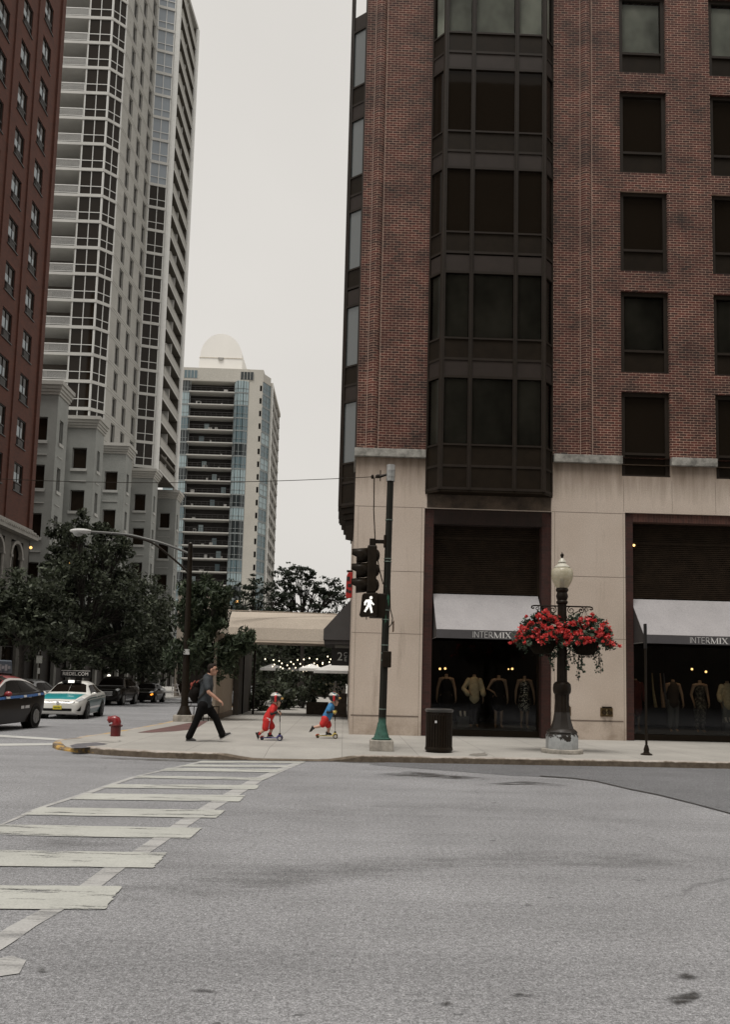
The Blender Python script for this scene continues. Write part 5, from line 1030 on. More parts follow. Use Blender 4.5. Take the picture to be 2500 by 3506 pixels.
for k,(xa,ya,za,xb,yb,zb) in enumerate(((-3.6,36.9,2.45,.0,36.9,2.95),(-3.4,38.2,2.35,.0,38.2,2.7),(-3.5,40,2.2,-.6,39.6,2.6),(-3.2,41.5,2.05,-1.0,41.5,2.5))):
    T=thing('festoon_lights','string of small warm bulbs, %s of four strung under the canopy'%('nearest and highest','second nearest','second farthest','farthest and lowest')[k],'string lights',((xa+xb)/2,ya,2.5),group='string lights of the cafe garden',world=True)
    A_,B2=Vector((xa,ya,za)),Vector((xb,yb,zb)); f=lambda t:A_.lerp(B2,t)-Vector((0,0,.35*4*t*(1-t)*.6)); p=MB(); p.tube([f(i/20) for i in range(21)],.006,4); p.build('wire',BLACKM,T)
    nb=11
    for i in range(nb): q=f((i+.5+rg.uniform(-.35,.35))/nb); p=MB(); p.ball(q-Vector((0,0,.05+rg.uniform(0,.12))),.028,.028,.034,8,6); p.build('bulb',BULB,T,smooth=60)
T=thing('timber_planter','dark timber planter box with leafy yellow flowers against the stone corner','planter',(-.1,33,.13),world=True)
p=MB(); p.box(-.42,.14,32.5,33.6,.13,.95); p.box(-.55,.15,32.4,33.7,.13,.28); p.box(-.46,.15,32.45,33.65,.95,1.02); p.build('box',M('old_timber',(.055,.04,.028),.85,0,.4,7),T)
rg=random.Random(77); f=MB(); b=MB()
for k in range(26): leaf_cloud(f,rg,(rg.uniform(-1.2,.1),rg.uniform(32.7,34.5),rg.uniform(1.0,1.65)),.17,24,.09,.9)
for k in range(16): leaf_cloud(b,rg,(rg.uniform(-1.1,.1),rg.uniform(32.5,33.2),rg.uniform(1.1,1.5)),.03,5,.045)
f.build('foliage',LEAF_M,T,fix=False); b.build('blossoms',leafmat('petal_yellow',[(.45,.40,.20),(.5,.48,.38),(.4,.32,.08)]),T,fix=False)
T=thing('timber_planter','dark planter box with clipped leaves behind the boy in blue','planter',(-1.2,34.4,.13),world=True)
p=MB(); p.box(-1.5,-.62,34.2,35.0,.13,.62); p.build('box',MC['old_timber'],T); f=MB()
for k in range(20): leaf_cloud(f,rg,(rg.uniform(-1.5,-.6),rg.uniform(34.2,35),rg.uniform(.65,1.25)),.17,24,.09,.9)
f.build('foliage',LEAF_D,T,fix=False)
# ================================================================ vehicles
def cr(p0,p1,p2,p3,t): return .5*((2*p1)+(p2-p0)*t+(2*p0-5*p1+4*p2-p3)*t*t+(3*p1-p0-3*p2+p3)*t**3)
class Shell:
    "car body skin: stations (y, half width, sill, belt, top, top half width)"
    def __init__(s,st): s.st=st
    def par(s,u):
        n=len(s.st)-1; u=min(max(u,0),n-1e-6); i=int(u); t=u-i; g=lambda k:s.st[min(max(k,0),n)]
        return [cr(g(i-1)[j],g(i)[j],g(i+1)[j],g(i+2)[j],t) for j in range(6)]
    def P(s,u,r):
        "r from -7 (roof middle, left) over 0 (belly) to 7; sign picks the side"
        y,w,zs,zb,zt,wt=s.par(u); sg=1 if r>=0 else -1; r=abs(r)
        ring=[(0,zs),(w*.90,zs),(w*.985,zs+(zb-zs)*.34),(w,zb-(zb-zs)*.22),(w*.955,zb),(wt,zt-(zt-zb)*.16),(wt*.72,zt-.012),(0,zt)]
        i=min(int(r),6); t=r-i; a,b=ring[i],ring[i+1]; return Vector((sg*(a[0]+(b[0]-a[0])*t),y,a[1]+(b[1]-a[1])*t))
    def body(s,k=4):
        mb=MB(); n=len(s.st)-1; U=[i/k for i in range(n*k+1)]; rs=[0,.5,1,1.5,2,2.5,3,3.5,4,4.5,5,5.5,6,6.5,7]; full=rs[:-1]+[7]+[-r for r in rs[-2:0:-1]]
        m=len(full); vs=[s.P(u,r) for u in U for r in full]
        fs=[[i*m+j,i*m+(j+1)%m,(i+1)*m+(j+1)%m,(i+1)*m+j] for i in range(len(U)-1) for j in range(m)]+[list(range(m)),[(len(U)-1)*m+j for j in range(m)]]
        return mb.add(vs,fs)
    def patch(s,mb,u0,u1,r0,r1,off=.008,n=6,m=5,shape=None):
        "panel lying just proud of the skin; shape(a,b) can bend the outline"
        g=[]
        for i in range(n+1):
            for j in range(m+1):
                a,b=i/n,j/m; uu,rr=(u0+(u1-u0)*a,r0+(r1-r0)*b) if not shape else shape(a,b)
                p=s.P(uu,rr); e=.02; du=s.P(uu+e,rr)-s.P(uu-e,rr); dr=s.P(uu,rr+e)-s.P(uu,rr-e); nn=du.cross(dr)
                if nn.length>1e-12: nn.normalize()
                if nn.dot(p-Vector((0,p.y,.7)))<0: nn=-nn
                g.append(p+nn*off)
        return mb.add(g,[[i*(m+1)+j,i*(m+1)+j+1,(i+1)*(m+1)+j+1,(i+1)*(m+1)+j] for i in range(n) for j in range(m)])
SEDAN=[(-2.40,.66,.30,.60,.645,.50),(-2.30,.80,.22,.70,.745,.60),(-1.95,.89,.19,.79,.865,.70),(-1.3,.915,.18,.87,.955,.74),(-.92,.915,.18,.91,1.0,.74),(-.2,.915,.18,.93,1.405,.58),(.4,.915,.18,.94,1.465,.60),(1.0,.91,.18,.955,1.43,.58),(1.72,.90,.2,.97,1.115,.66),(2.2,.87,.26,.95,1.055,.66),(2.38,.76,.40,.85,.96,.58)]
HATCH=[(-2.25,.66,.30,.60,.645,.50),(-2.15,.78,.22,.72,.765,.58),(-1.8,.86,.19,.84,.90,.68),(-1.2,.88,.18,.92,1.0,.70),(-.9,.88,.18,.95,1.08,.68),(-.15,.88,.18,.97,1.45,.57),(.45,.88,.18,.98,1.50,.58),(1.1,.88,.18,1.0,1.45,.56),(1.75,.87,.2,1.03,1.28,.56),(2.1,.83,.28,1.02,1.13,.56),(2.22,.72,.42,.90,1.0,.5)]
SUV=[(-2.55,.72,.36,.80,.86,.60),(-2.45,.88,.30,.92,.99,.68),(-2.1,.97,.26,1.02,1.10,.78),(-1.4,.99,.25,1.08,1.16,.82),(-1.05,.99,.25,1.10,1.20,.82),(-.45,.99,.25,1.12,1.74,.68),(.4,.99,.25,1.13,1.80,.70),(1.3,.99,.25,1.14,1.78,.70),(2.1,.98,.26,1.15,1.70,.66),(2.45,.95,.32,1.13,1.25,.70),(2.55,.88,.42,1.0,1.1,.66)]
CG=glass_dark('car_glass',(.0085,.0065,.005),.08,.01,0); TYRE=M('tyre',(.008,.007,.006),.8,0,.2,9,spec=.2); RIM=M('rim_alloy',(.30,.30,.30),.35,.7,.1,9); CHR=M('chrome',(.6,.6,.6),.2,.9,0); BLK=M('car_black_trim',(.007,.006,.005),.5,spec=.2)
def car(name,label,cat,loc,rz,st,paint,wy=(-1.42,1.40),wr=.33,group='cars in the side street',rim=RIM,glaz=(4,5,7,8)):
    T=thing(name,label,cat,loc,R(rz),group); S=Shell(st); S.body().build('body',paint,T,smooth=28)
    c,rf,rb,rr=glaz
    g=MB(); S.patch(g,c+.12,rf-.12,-6.99,-5.15); S.patch(g,c+.12,rf-.12,5.15,6.99); g.build('windscreen',CG,T,smooth=40)
    g=MB(); S.patch(g,rb+.15,rr-.15,-6.99,-5.2); S.patch(g,rb+.15,rr-.15,5.2,6.99); g.build('rear_window',CG,T,smooth=40)
    for s in (1,-1):
        def sh(a,b,u0,u1): return (u0+(u1-u0)*a,s*(4.10+.78*b))
        def front(a,b): u0=c+.30+.72*b; return (u0+((c+rb)/2+.45-u0)*a,s*(4.10+.74*b))
        def back(a,b): u0=(c+rb)/2+.52; u1=rr-.35-.85*b; return (u0+(u1-u0)*a,s*(4.10+.74*b))
        for f in (front,back): g=MB(); S.patch(g,0,0,0,0,.007,6,5,f); g.build('side_window',CG,T,smooth=40)
        p=S.P(c+.35,s*4.05); m=MB(); m.ball(p+Vector((s*.11,-.02,.03)),.11,.06,.075,10,8); m.tube([p,p+Vector((s*.08,0,.0))],.03,6); m.build('mirror',TR if name=='red_taxi' else paint,T,smooth=60)
        h=MB(); 
        for u in ((c+rb)/2+.25,(c+rb)/2+1.2): q=S.P(u,s*3.35); h.box(q.x-.012,q.x+.022,q.y-.09,q.y+.09,q.z-.012,q.z+.012)
        h.build('door_handle',CHR if name!='white_taxi' else paint,T)
        for y in wy:
            w=max(S.par(i/4)[1] for i in range(len(st)*4) if abs(S.par(i/4)[0]-y)<.25)
            a=MB(); a.tube([(s*(w-.30),y,wr+.01),(s*(w+.004),y,wr+.01)],wr*1.17,28); a.build('wheel_arch',BLK,T,smooth=40)
            t=MB(); t.tube([(s*(w-.24),y,wr),(s*(w-.22),y,wr),(s*(w-.02),y,wr),(s*(w+.012),y,wr)],[wr*.92,wr,wr,wr*.90],26); o=t.build('wheel',TYRE,T,smooth=40)
            r=MB(); r.tube([(s*(w+.006),y,wr),(s*(w+.02),y,wr)],[wr*.66,wr*.62],20); r.tube([(s*(w+.01),y,wr),(s*(w+.035),y,wr)],.05,8)
            for k in range(5): ang=2*PI*k/5+.3; q=len(r.v); r.box(w+.012 if s>0 else -w-.03,w+.03 if s>0 else -w-.012,-.025,.025,.04,wr*.62); r.xf(Matrix.Translation((0,y,wr))@Matrix.Rotation(ang,4,'X'),q)
            r.build('rim',rim,o,smooth=30)
    return T,S
def fpart(T,S,name,mat,u0,u1,r0,r1,off=.012,shape=None,n=5,m=4):
    p=MB(); S.patch(p,u0,u1,r0,r1,off,n,m,shape); return p.build(name,mat,T,smooth=40)
def nose(T,name,mat,boxes,parent=None): p=MB(); [p.box(*b) for b in boxes]; return p.build(name,mat,parent or T,bevel=.01)
HL=M('headlamp_lens',(.45,.46,.46),.12,.3,.1,8); RL=M('tail_lens',(.30,.012,.010),.2)
# teal and white taxi
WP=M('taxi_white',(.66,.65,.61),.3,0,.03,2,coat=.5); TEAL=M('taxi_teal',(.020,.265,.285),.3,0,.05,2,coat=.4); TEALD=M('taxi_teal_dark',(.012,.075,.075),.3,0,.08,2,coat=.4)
T,S=car('white_taxi','white taxi with teal bonnet and doors, yellow plate and lit roof sign, facing the crossing','taxi',(-11.0,34.35,zr(34.3)),5,SEDAN,WP,rim=M('rim_dark',(.05,.05,.05),.4,.5),wr=.325)
p=MB(); S.patch(p,1.35,3.85,5.2,6.999,.006); S.patch(p,1.35,3.85,-6.999,-5.2,.006); p.build('bonnet_panel',TEAL,T,smooth=40)
for s in (1,-1):
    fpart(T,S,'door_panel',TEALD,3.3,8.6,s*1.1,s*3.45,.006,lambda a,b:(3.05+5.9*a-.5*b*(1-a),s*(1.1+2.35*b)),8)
    fpart(T,S,'headlight',HL,.75,2.0,s*4.2,s*5.6,.010,lambda a,b:(.95+1.15*a,s*(4.0+.9*b-.2*a)))
    fpart(T,S,'fog_lamp',BLK,.35,.9,s*1.7,s*2.6,.010,lambda a,b:(.45+.8*a,s*(1.75+.85*a*b+.1*b)))
p=MB(); S.patch(p,.15,.72,4.6,6.999,.012); S.patch(p,.15,.72,-6.999,-4.6,.012); p.build('grille',BLK,T,smooth=40)
nose(T,'lower_intake',BLK,[(-.52,.52,-2.425,-2.35,.34,.44)]); o=nose(T,'number_plate',M('plate_yellow',(.62,.50,.03),.5,0,.05),[(-.16,.16,-2.445,-2.42,.40,.545)])
p=MB(); v,f=text_mesh('TX 1047',.075,.002); p.add([(a[0],-2.447-a[2],a[1]+.475) for a in v],f) if False else None
p=MB(); [p.box(-.12+i*.05,-.09+i*.05,-2.449,-2.445,.44,.50) for i in range(5)]; p.build('plate_marks',M('plate_ink',(.05,.10,.03),.6),o)
p=MB(); p.tube([(0,-2.415,.64),(0,-2.43,.64)],.055,14); p.build('badge',CHR,T)
o=nose(T,'roof_sign',BLK,[(-.36,.36,-.42,-.22,1.37,1.475)]); p=MB(); p.box(-.12,.12,-.432,-.42,1.385,1.49); p.build('sign_light',emit('taxi_light',(1,.95,.88),1.0),o)
# dark red and black taxi leaving the frame at left
DR=M('taxi_black',(.012,.0085,.006),.3,0,.1,2,coat=.06,spec=.12); TR=M('taxi_red',(.22,.014,.016),.3,0,.08,2,coat=.5); BLU=M('stripe_blue',(.06,.16,.42),.4,0,.3,14)
T,S=car('red_taxi','dark taxi with red roof, blue side stripe and rooftop advertising box','taxi',(-9.92,23.45,zr(23.4)),-2,HATCH,DR,wr=.32)
p=MB(); S.patch(p,3.2,8.6,4.99,6.999,.006,10); S.patch(p,3.2,8.6,-6.999,-4.99,.006,10); p.build('roof_panel',TR,T,smooth=40)
for s in (1,-1):
    fpart(T,S,'roof_trim',M('trim_white',(.55,.52,.50),.35,0,.05),3.2,9.4,s*4.86,s*4.99,.012,None,14,2)
    fpart(T,S,'stripe',BLU,3.2,9.2,s*3.40,s*3.80,.009,None,10,2)
    [fpart(T,S,'stripe_block',WHT,u,u+.3,s*3.42,s*3.78,.012,None,2,2) for u in (4.4,6.1,7.6)]
    fpart(T,S,'tail_light',RL,9.1,9.8,s*3.1,s*4.3,.010); fpart(T,S,'headlight',HL,.9,2.0,s*4.0,s*4.8,.010)
    p=MB()
    for i in range(8):
        if i in (3,): continue
        q=S.P(5.9+i*.11,s*2.45); p.box(q.x-.004,q.x+.008,q.y-.030,q.y+.022,q.z-.04,q.z+.04)
    p.build('side_number',WHT,T)
p=MB(); p.prism([(-.55,1.54),(.55,1.54),(.46,1.92),(-.46,1.92)],lambda y,z:(-.16,y+.75,z),lambda y,z:(.16,y+.75,z)); o=p.build('advert_box',M('advert_panel',(.10,.13,.17),.3,0,.5,3.5),T,bevel=.03)
p=MB(); [p.box(.161,.166,.35+i*.2,.51+i*.2,1.62+.05*(i%2),1.80-.04*(i%2)) for i in range(4)]; p.build('advert_marks',M('advert_pale',(.35,.37,.40),.4,0,.3,9),o)
p=MB(); p.box(-.14,.14,.3,1.2,1.44,1.545); p.build('box_mount',BLK,o)
# dark saloon with the lettered rooftop board
T,S=car('dark_taxi','dark saloon taxi with white lettering on its rooftop board, behind the teal taxi','taxi',(-13.55,42.2,zr(42.2)),1,SEDAN,DR)
q=onY(268,2315,37.6); lx_=q.x+12.15
o=nose(T,'roof_board',BLK,[(-.40,1.05,-.75,-.65,1.62,1.98)]); v,f=text_mesh('RIEDEL.COM',.235,.003); p=MB(); p.add([(a[0]*.95+.32,-.752-a[2],a[1]+1.80) for a in v],f); p.build('lettering',M('board_letters',(.75,.72,.68),.5),o,fix=False)
p=MB(); p.box(-.38,1.03,-.757,-.75,1.95,1.97); p.build('board_trim',MC['board_letters'],o)
fpart(T,S,'roof_edge',WP,4.2,8.2,4.97,5.1,.01,None,10,2); fpart(T,S,'roof_edge',WP,4.2,8.2,-4.97,-5.1,.01,None,10,2)
for s in (1,-1): fpart(T,S,'headlight',HL,.95,2.0,s*4.0,s*4.8,.010)
# black sport-utility vehicle and black car in the queue
BP=M('car_paint_black',(.011,.008,.006),.22,0,.05,2,coat=.3,spec=.15)
T,S=car('black_suv','black sport utility vehicle with chrome grille, queueing behind the teal and white taxi','car',(-14.75,54.4,zr(54.4)),0,SUV,BP,wy=(-1.55,1.5),wr=.39)
nose(T,'grille',CHR,[(-.55,.55,-2.58,-2.53,.62+i*.075,.655+i*.075) for i in range(4)])
for s in (1,-1): fpart(T,S,'headlight',HL,.9,1.9,s*4.0,s*5.0,.012); fpart(T,S,'belt_trim',CHR,2.4,9,s*4.0,s*4.1,.01,None,10,2)
fpart(T,S,'roof_rail',CHR,5,8.4,5.05,5.25,.02,None,8,2); fpart(T,S,'sill_trim',CHR,3,8.4,1.2,1.5,.012,None,8,2)
T,S=car('black_car','black car with orange flashing indicator, farthest of the queue beside the lamp pole','car',(-14.6,62.9,zr(62.9)),0,SEDAN,BP)
for s in (1,-1): fpart(T,S,'headlight',HL,.95,2.1,s*4.0,s*5.2,.012); fpart(T,S,'belt_trim',CHR,2.4,9,s*4.02,s*4.12,.01,None,10,2)
p=MB(); S.patch(p,.55,1.5,2.9,3.8,.03); p.build('indicator',emit('indicator_orange',(1,.32,.03),1.6),T)
nose(T,'grille',BLK,[(-.5,.5,-2.43,-2.38,.5,.64)])
T,S=car('parked_silver_car','silver car parked far down the kerb, glimpsed between canopy post and shrubs','car',(-7.0,58,zr(58)),0,SEDAN,M('silver_paint',(.42,.44,.45),.3,.3,.03,2,coat=.5))
T,S=car('grey_hatchback','grey hatchback parked at the far kerb, behind the red taxi','car',(-13.45,35.4,zr(35.4)),0,HATCH,M('grey_paint',(.05,.05,.05),.3,.3,.05,2,coat=.5))
# ================================================================ people
SKIN=M('skin',(.43,.235,.165),.55,0,.10,8); SKINP=M('skin_pale',(.50,.30,.22),.55,0,.08,8)
def hand(mb,w,d,up,k=1.0,curl=.9,side=1):
    "palm and five bent fingers; w wrist, d direction, up = back of the hand"
    w=Vector(w); d=Vector(d).normalized(); up=(Vector(up)-d*Vector(up).dot(d)).normalized(); lat=d.cross(up)*side
    for t in (-.5,0,.5): mb.tube([w+lat*.016*t*2*k,w+d*.045*k+lat*.022*t*2*k,w+d*.088*k+lat*.024*t*2*k],[.019*k,.021*k,.015*k],8)
    for i,(o,l) in enumerate(((-1,.072),(-.34,.082),(.34,.076),(1,.058))):
        p0=w+d*.088*k+lat*.028*o*k; a=p0+(d*math.cos(curl*.5)-up*math.sin(curl*.5))*l*.5*k; b=a+(d*math.cos(curl*1.3)-up*math.sin(curl*1.3))*l*.32*k; c=b+(d*math.cos(curl*2)-up*math.sin(curl*2))*l*.26*k
        mb.tube([p0-d*.012*k,a,b,c],[.0105*k,.0098*k,.009*k,.0075*k],7)
    p0=w+d*.03*k-lat*.03*k; a=p0+(d*.75-lat*.6-up*.3).normalized()*.042*k; b=a+(d*.95-lat*.05-up*.5).normalized()*.034*k; mb.tube([p0,a,b],[.013*k,.0115*k,.009*k],7)
def head(mb,c,f,r,k=1.0):
    "skull, jaw, nose, ears; f = facing direction (unit, horizontal)"
    c=Vector(c); f=Vector(f).normalized(); s=Vector((0,0,1)).cross(f)
    q=Matrix((f,s,Vector((0,0,1)))).transposed()
    mb.ball(c+Vector((0,0,.02*k)),.098*k,.078*k,.108*k,16,12,q); mb.ball(c+f*.03*k-Vector((0,0,.055*k)),.068*k,.058*k,.068*k,12,9,q)
    mb.ball(c+f*.052*k-Vector((0,0,.098*k)),.034*k,.036*k,.026*k,9,7,q); mb.tube([c+f*.088*k+Vector((0,0,.012*k)),c+f*.108*k-Vector((0,0,.022*k)),c+f*.09*k-Vector((0,0,.034*k))],[.012*k,.016*k,.012*k],7)
    mb.ball(c+f*.086*k-Vector((0,0,.062*k)),.014*k,.024*k,.010*k,8,6,q)
    for e in (-1,1): mb.ball(c-f*.008*k+s*e*.080*k-Vector((0,0,.008*k)),.020*k,.010*k,.031*k,8,6,q)
def face(T,c,f,k,eyes=True):
    c=Vector(c); f=Vector(f).normalized(); s=Vector((0,0,1)).cross(f); e=MB()
    for t in (-1,1): e.ball(c+f*.083*k+s*t*.032*k+Vector((0,0,.012*k)),.011*k,.013*k,.010*k,8,6)
    e.build('eyes',M('eye',(.05,.035,.03),.2),T); b=MB()
    for t in (-1,1): b.tube([c+f*.089*k+s*t*.015*k+Vector((0,0,.036*k)),c+f*.080*k+s*t*.05*k+Vector((0,0,.036*k))],.006*k,5)
    b.build('eyebrows',M('brow',(.05,.03,.02),.8),T); m=MB(); m.tube([c+f*.094*k-s*.022*k-Vector((0,0,.062*k)),c+f*.101*k-Vector((0,0,.061*k)),c+f*.094*k+s*.022*k-Vector((0,0,.062*k))],.005*k,5); m.build('mouth',M('lips',(.24,.09,.07),.5),T)
def chain(mb,pts,rad,n=12):
    mb.tube(pts,rad,n)
    for p,r in zip(pts,rad): mb.ball(p,r*.995,None,None,10,8)
def shoe(T,heel,toe,mat,sole,k=1.0,up=(0,0,1)):
    h,t=Vector(heel),Vector(toe); d=(t-h).normalized(); u=Vector(up); u=(u-d*u.dot(d)).normalized(); L=(t-h).length; m=MB()
    m.tube([h+u*.05*k,h+d*L*.3+u*.055*k,h+d*L*.65+u*.04*k,t+u*.028*k-d*.02*k],[.042*k,.048*k,.042*k,.026*k],10); m.tube([h+d*.04*k+u*.05*k,h+d*.035*k+u*.115*k],[.045*k,.046*k],10); vloft('shoe',m,mat,T,.008,3)
    q=MB(); w=d.cross(u); pl=[(-.02*k,-.03*k),(L*.3,-.036*k),(L*.7,-.046*k),(L-.01,-.03*k),(L+.01,0),(L-.01,.03*k),(L*.7,.046*k),(L*.3,.036*k),(-.02*k,.03*k)]
    q.prism(pl,lambda a,b:h+d*a+w*b,lambda a,b:h+d*a+w*b+u*.022*k); q.build('sole',sole,T)
# ---------------- walking man
b0=onZ(704,2540,.13); s_=b0.y/F*1.005
T=thing('person','man in grey T-shirt and black trousers striding right with arm swung forward, wearing glasses','person',b0,world=True)
def P(px,py,dy=0.0): return Vector((b0.x+(px-704)*s_,b0.y+dy,.13+(2540-py)*s_))
f=Vector((1,-.06,-.05)); hc=P(716.5,2299,0)
bd=MB(); head(bd,hc,f,1,1.02)
bd.tube([P(709,2312),P(703,2325)],[.058,.066],12)
chain(bd,[P(702,2330),P(698,2352),P(694,2385),P(693,2412)],[.105,.135,.135,.13],16)
sh=P(701,2335,-.165); el=P(712,2374,-.235); wr=P(746,2399.5,-.20)
chain(bd,[sh,sh.lerp(el,.5),el,el.lerp(wr,.45),wr],[.058,.052,.043,.042,.030],12); hand(bd,wr,(.82,0,-.55),(.55,-.15,.75),1.05,.9,1)
sh2=P(699,2335,.165); el2=P(684,2372,.24); wr2=P(688,2408,.25); chain(bd,[sh2,el2,wr2],[.056,.042,.03],12); hand(bd,wr2,(.2,0,-1),(0,1,0),1.0,.8,-1)
hN,kN,aN=P(692,2418,-.09),P(674,2466,-.10),P(650,2526,-.09); hF,kF,aF=P(697,2418,.09),P(733,2463,.10),P(757,2519,.09)
chain(bd,[hN,hN.lerp(kN,.5),kN,kN.lerp(aN,.4),aN],[.088,.076,.056,.055,.04]); chain(bd,[hF,hF.lerp(kF,.5),kF,kF.lerp(aF,.4),aF],[.088,.076,.056,.055,.04])
vloft('body',bd,SKIN,T,.0085,3); face(T,hc,f,1.02)
m=MB(); m.ball(hc+Vector((-.026,0,.055)),.096,.087,.088,16,12); m.ball(hc+Vector((-.066,0,-.008)),.048,.074,.075,12,9); m.ball(hc+Vector((.03,-.005,.108)),.055,.064,.034,12,8)
o=vloft('hair',m,M('hair_brown',(.018,.011,.008),.7,0,.3,30,bump=.3,bscale=120,spec=.2),T,.009,2)
m=MB(); s2=Vector((0,0,1)).cross(f.normalized())
for t in (-1,1):
    c=hc+f*.100+s2*t*.034+Vector((0,0,.012)); m.tube([c+s2*.026*math.cos(a)+Vector((0,0,.020*math.sin(a))) for a in [2*PI*i/14 for i in range(15)]],.0035,5); m.tube([c+s2*t*.026,hc+s2*t*.085+Vector((0,0,.005))],.0035,5)
m.tube([hc+f*.104-s2*.01+Vector((0,0,.014)),hc+f*.104+s2*.01+Vector((0,0,.014))],.0035,5); m.build('glasses',BLACKM,T)
m=MB(); chain(m,[P(702,2329),P(699,2350),P(695,2385),P(693,2424)],[.118,.155,.152,.158],18)
m.tube([P(701,2326),P(701,2331)],[.075,.10],14)
chain(m,[P(701,2334,-.15),P(704,2348,-.19),P(708,2361,-.215)],[.082,.076,.072],12); chain(m,[P(699,2334,.15),P(692,2350,.20),P(688,2361,.215)],[.082,.076,.072],12)
vloft('t_shirt',m,M('shirt_grey',(.050,.055,.060),.85,0,.3,9,fine=.15,spec=.1),T,.012,5)
m=MB(); chain(m,[P(694,2414,0),P(694,2428,0)],[.152,.150],14)
for h,k,a in ((hN,kN,aN),(hF,kF,aF)): chain(m,[h,h.lerp(k,.5),k,k.lerp(a,.45),a+Vector((0,0,.02))],[.118,.102,.082,.078,.080],12)
vloft('trousers',m,M('trousers_black',(.0065,.006,.006),.85,0,.3,9,fine=.15,spec=.1),T,.012,4)
SB=M('shoe_black',(.014,.013,.013),.6); SW=M('sole_pale',(.38,.37,.36),.7)
shoe(T,P(641,2540,-.09),P(677,2540,-.11),SB,SW,1.0); shoe(T,P(752,2533,.09),P(789,2513,.08),SB,SW,1.0,(-.4,0,1))
# backpack
K_=thing('backpack','dark backpack with red details worn by the walking man','backpack',P(660,2400),world=True)
m=MB(); chain(m,[P(672,2352,0),P(664,2372,0),P(662,2392,0)],[.085,.135,.12],16); chain(m,[P(655,2365,0),P(650,2385,0)],[.06,.08],12); m.ball(P(668,2350,0),.09,.13,.10); m.ball(P(662,2378,0),.125,.17,.16); 
vloft('sack',m,M('pack_black',(.009,.007,.006),.8,0,.35,12,fine=.2,spec=.1),K_,.012,4)
m=MB(); m.tube([P(662,2337,-.10),P(655,2348,-.14),P(648,2366,-.13)],.012,6); m.tube([P(676,2336,-.1),P(666,2344,-.12)],.014,6); m.ball(P(652,2350,-.12),.035,.02,.045); m.build('trim',M('pack_red',(.22,.035,.02),.7,0,.3,15),K_,smooth=50)
m=MB(); m.tube([P(675,2342,-.12),P(690,2330,-.14),P(704,2334,-.15),P(704,2350,-.16),P(694,2378,-.16),P(676,2396,-.12)],.018,6,sq=1.6); m.tube([P(674,2342,.12),P(690,2329,.14),P(704,2334,.15),P(702,2352,.16),P(676,2394,.12)],.018,6); m.tube([P(655,2402,-.05),P(648,2425,-.06)],.008,5); m.build('strap',M('strap_black',(.014,.013,.012),.8),K_,smooth=50)
# ---------------- children on scooters
def helmet(T,c,f,k):
    c=Vector(c); f=Vector(f).normalized(); q=Matrix((f,Vector((0,0,1)).cross(f),Vector((0,0,1)))).transposed()
    m=MB(); m.ball(c+Vector((0,0,.05*k))-f*.005,.132*k,.118*k,.115*k,20,14,q); n=len(m.v)
    m.v=[(v[0],v[1],max(v[2],c.z-.02*k+ (0.02*k if (Vector(v)-c).dot(f)>.04*k else -.015*k))) for v in m.v]
    mt,nt,b,out=newmat('helmet_shell'); g=G(nt); t=g.n('ShaderNodeTexCoord'); vo=g.n('ShaderNodeTexVoronoi'); vo.inputs['Scale'].default_value=11; g.l(t.outputs['Object'],vo.inputs['Vector']); sp=g.n('ShaderNodeSeparateColor'); g.l(vo.outputs['Color'],sp.inputs[0])
    patt=g.ramp(sp.outputs[0],[(0,(.5,.03,.03)),(.2,(.50,.48,.44)),(.5,(.04,.10,.12)),(.66,(.45,.32,.12)),(.76,(.46,.45,.42))],'CONSTANT')
    s3=g.n('ShaderNodeSeparateXYZ'); g.l(t.outputs['Object'],s3.inputs[0]); z0=c.z-OFF[T.name].z+.095*k
    mr=g.n('ShaderNodeMapRange'); g.l(s3.outputs[2],mr.inputs[0]); mr.inputs[1].default_value=z0-.004; mr.inputs[2].default_value=z0+.004
    c_=g.mix(mr.outputs[0],(.016,.013,.012),patt); g.l(c_,b.inputs['Base Color']); b.inputs['Roughness'].default_value=.25
    o=m.build('helmet',mt,T,smooth=60); s=MB(); s.tube([c+Vector((-.01,0,.165*k)),c+Vector((-.012,-.115*k,.07*k)),c+Vector((-.012,-.115*k,-.03*k))],[.02*k,.026*k,.022*k],8,sq=.5); s.build('stripe',M('helmet_red',(.42,.02,.02),.3),o)
    v=MB(); v.tube([c+f*.105*k+q@Vector((0,-.06*k,.05*k)),c+f*.135*k+Vector((0,0,.055*k)),c+f*.105*k+q@Vector((0,.06*k,.05*k))],.02*k,6); v.build('visor',M('visor_patch',(.55,.33,.10),.4,0,.4,20),o)
    st=MB(); st.tube([c+Vector((.0,-.085*k,-.0)),c+f*.03*k+Vector((0,-.06*k,-.09*k)),c+f*.05*k+Vector((0,0,-.118*k)),c+f*.03*k+Vector((0,.06*k,-.09*k)),c+Vector((0,.085*k,0))],.007*k,5); st.build('chin_strap',BLACKM,o)
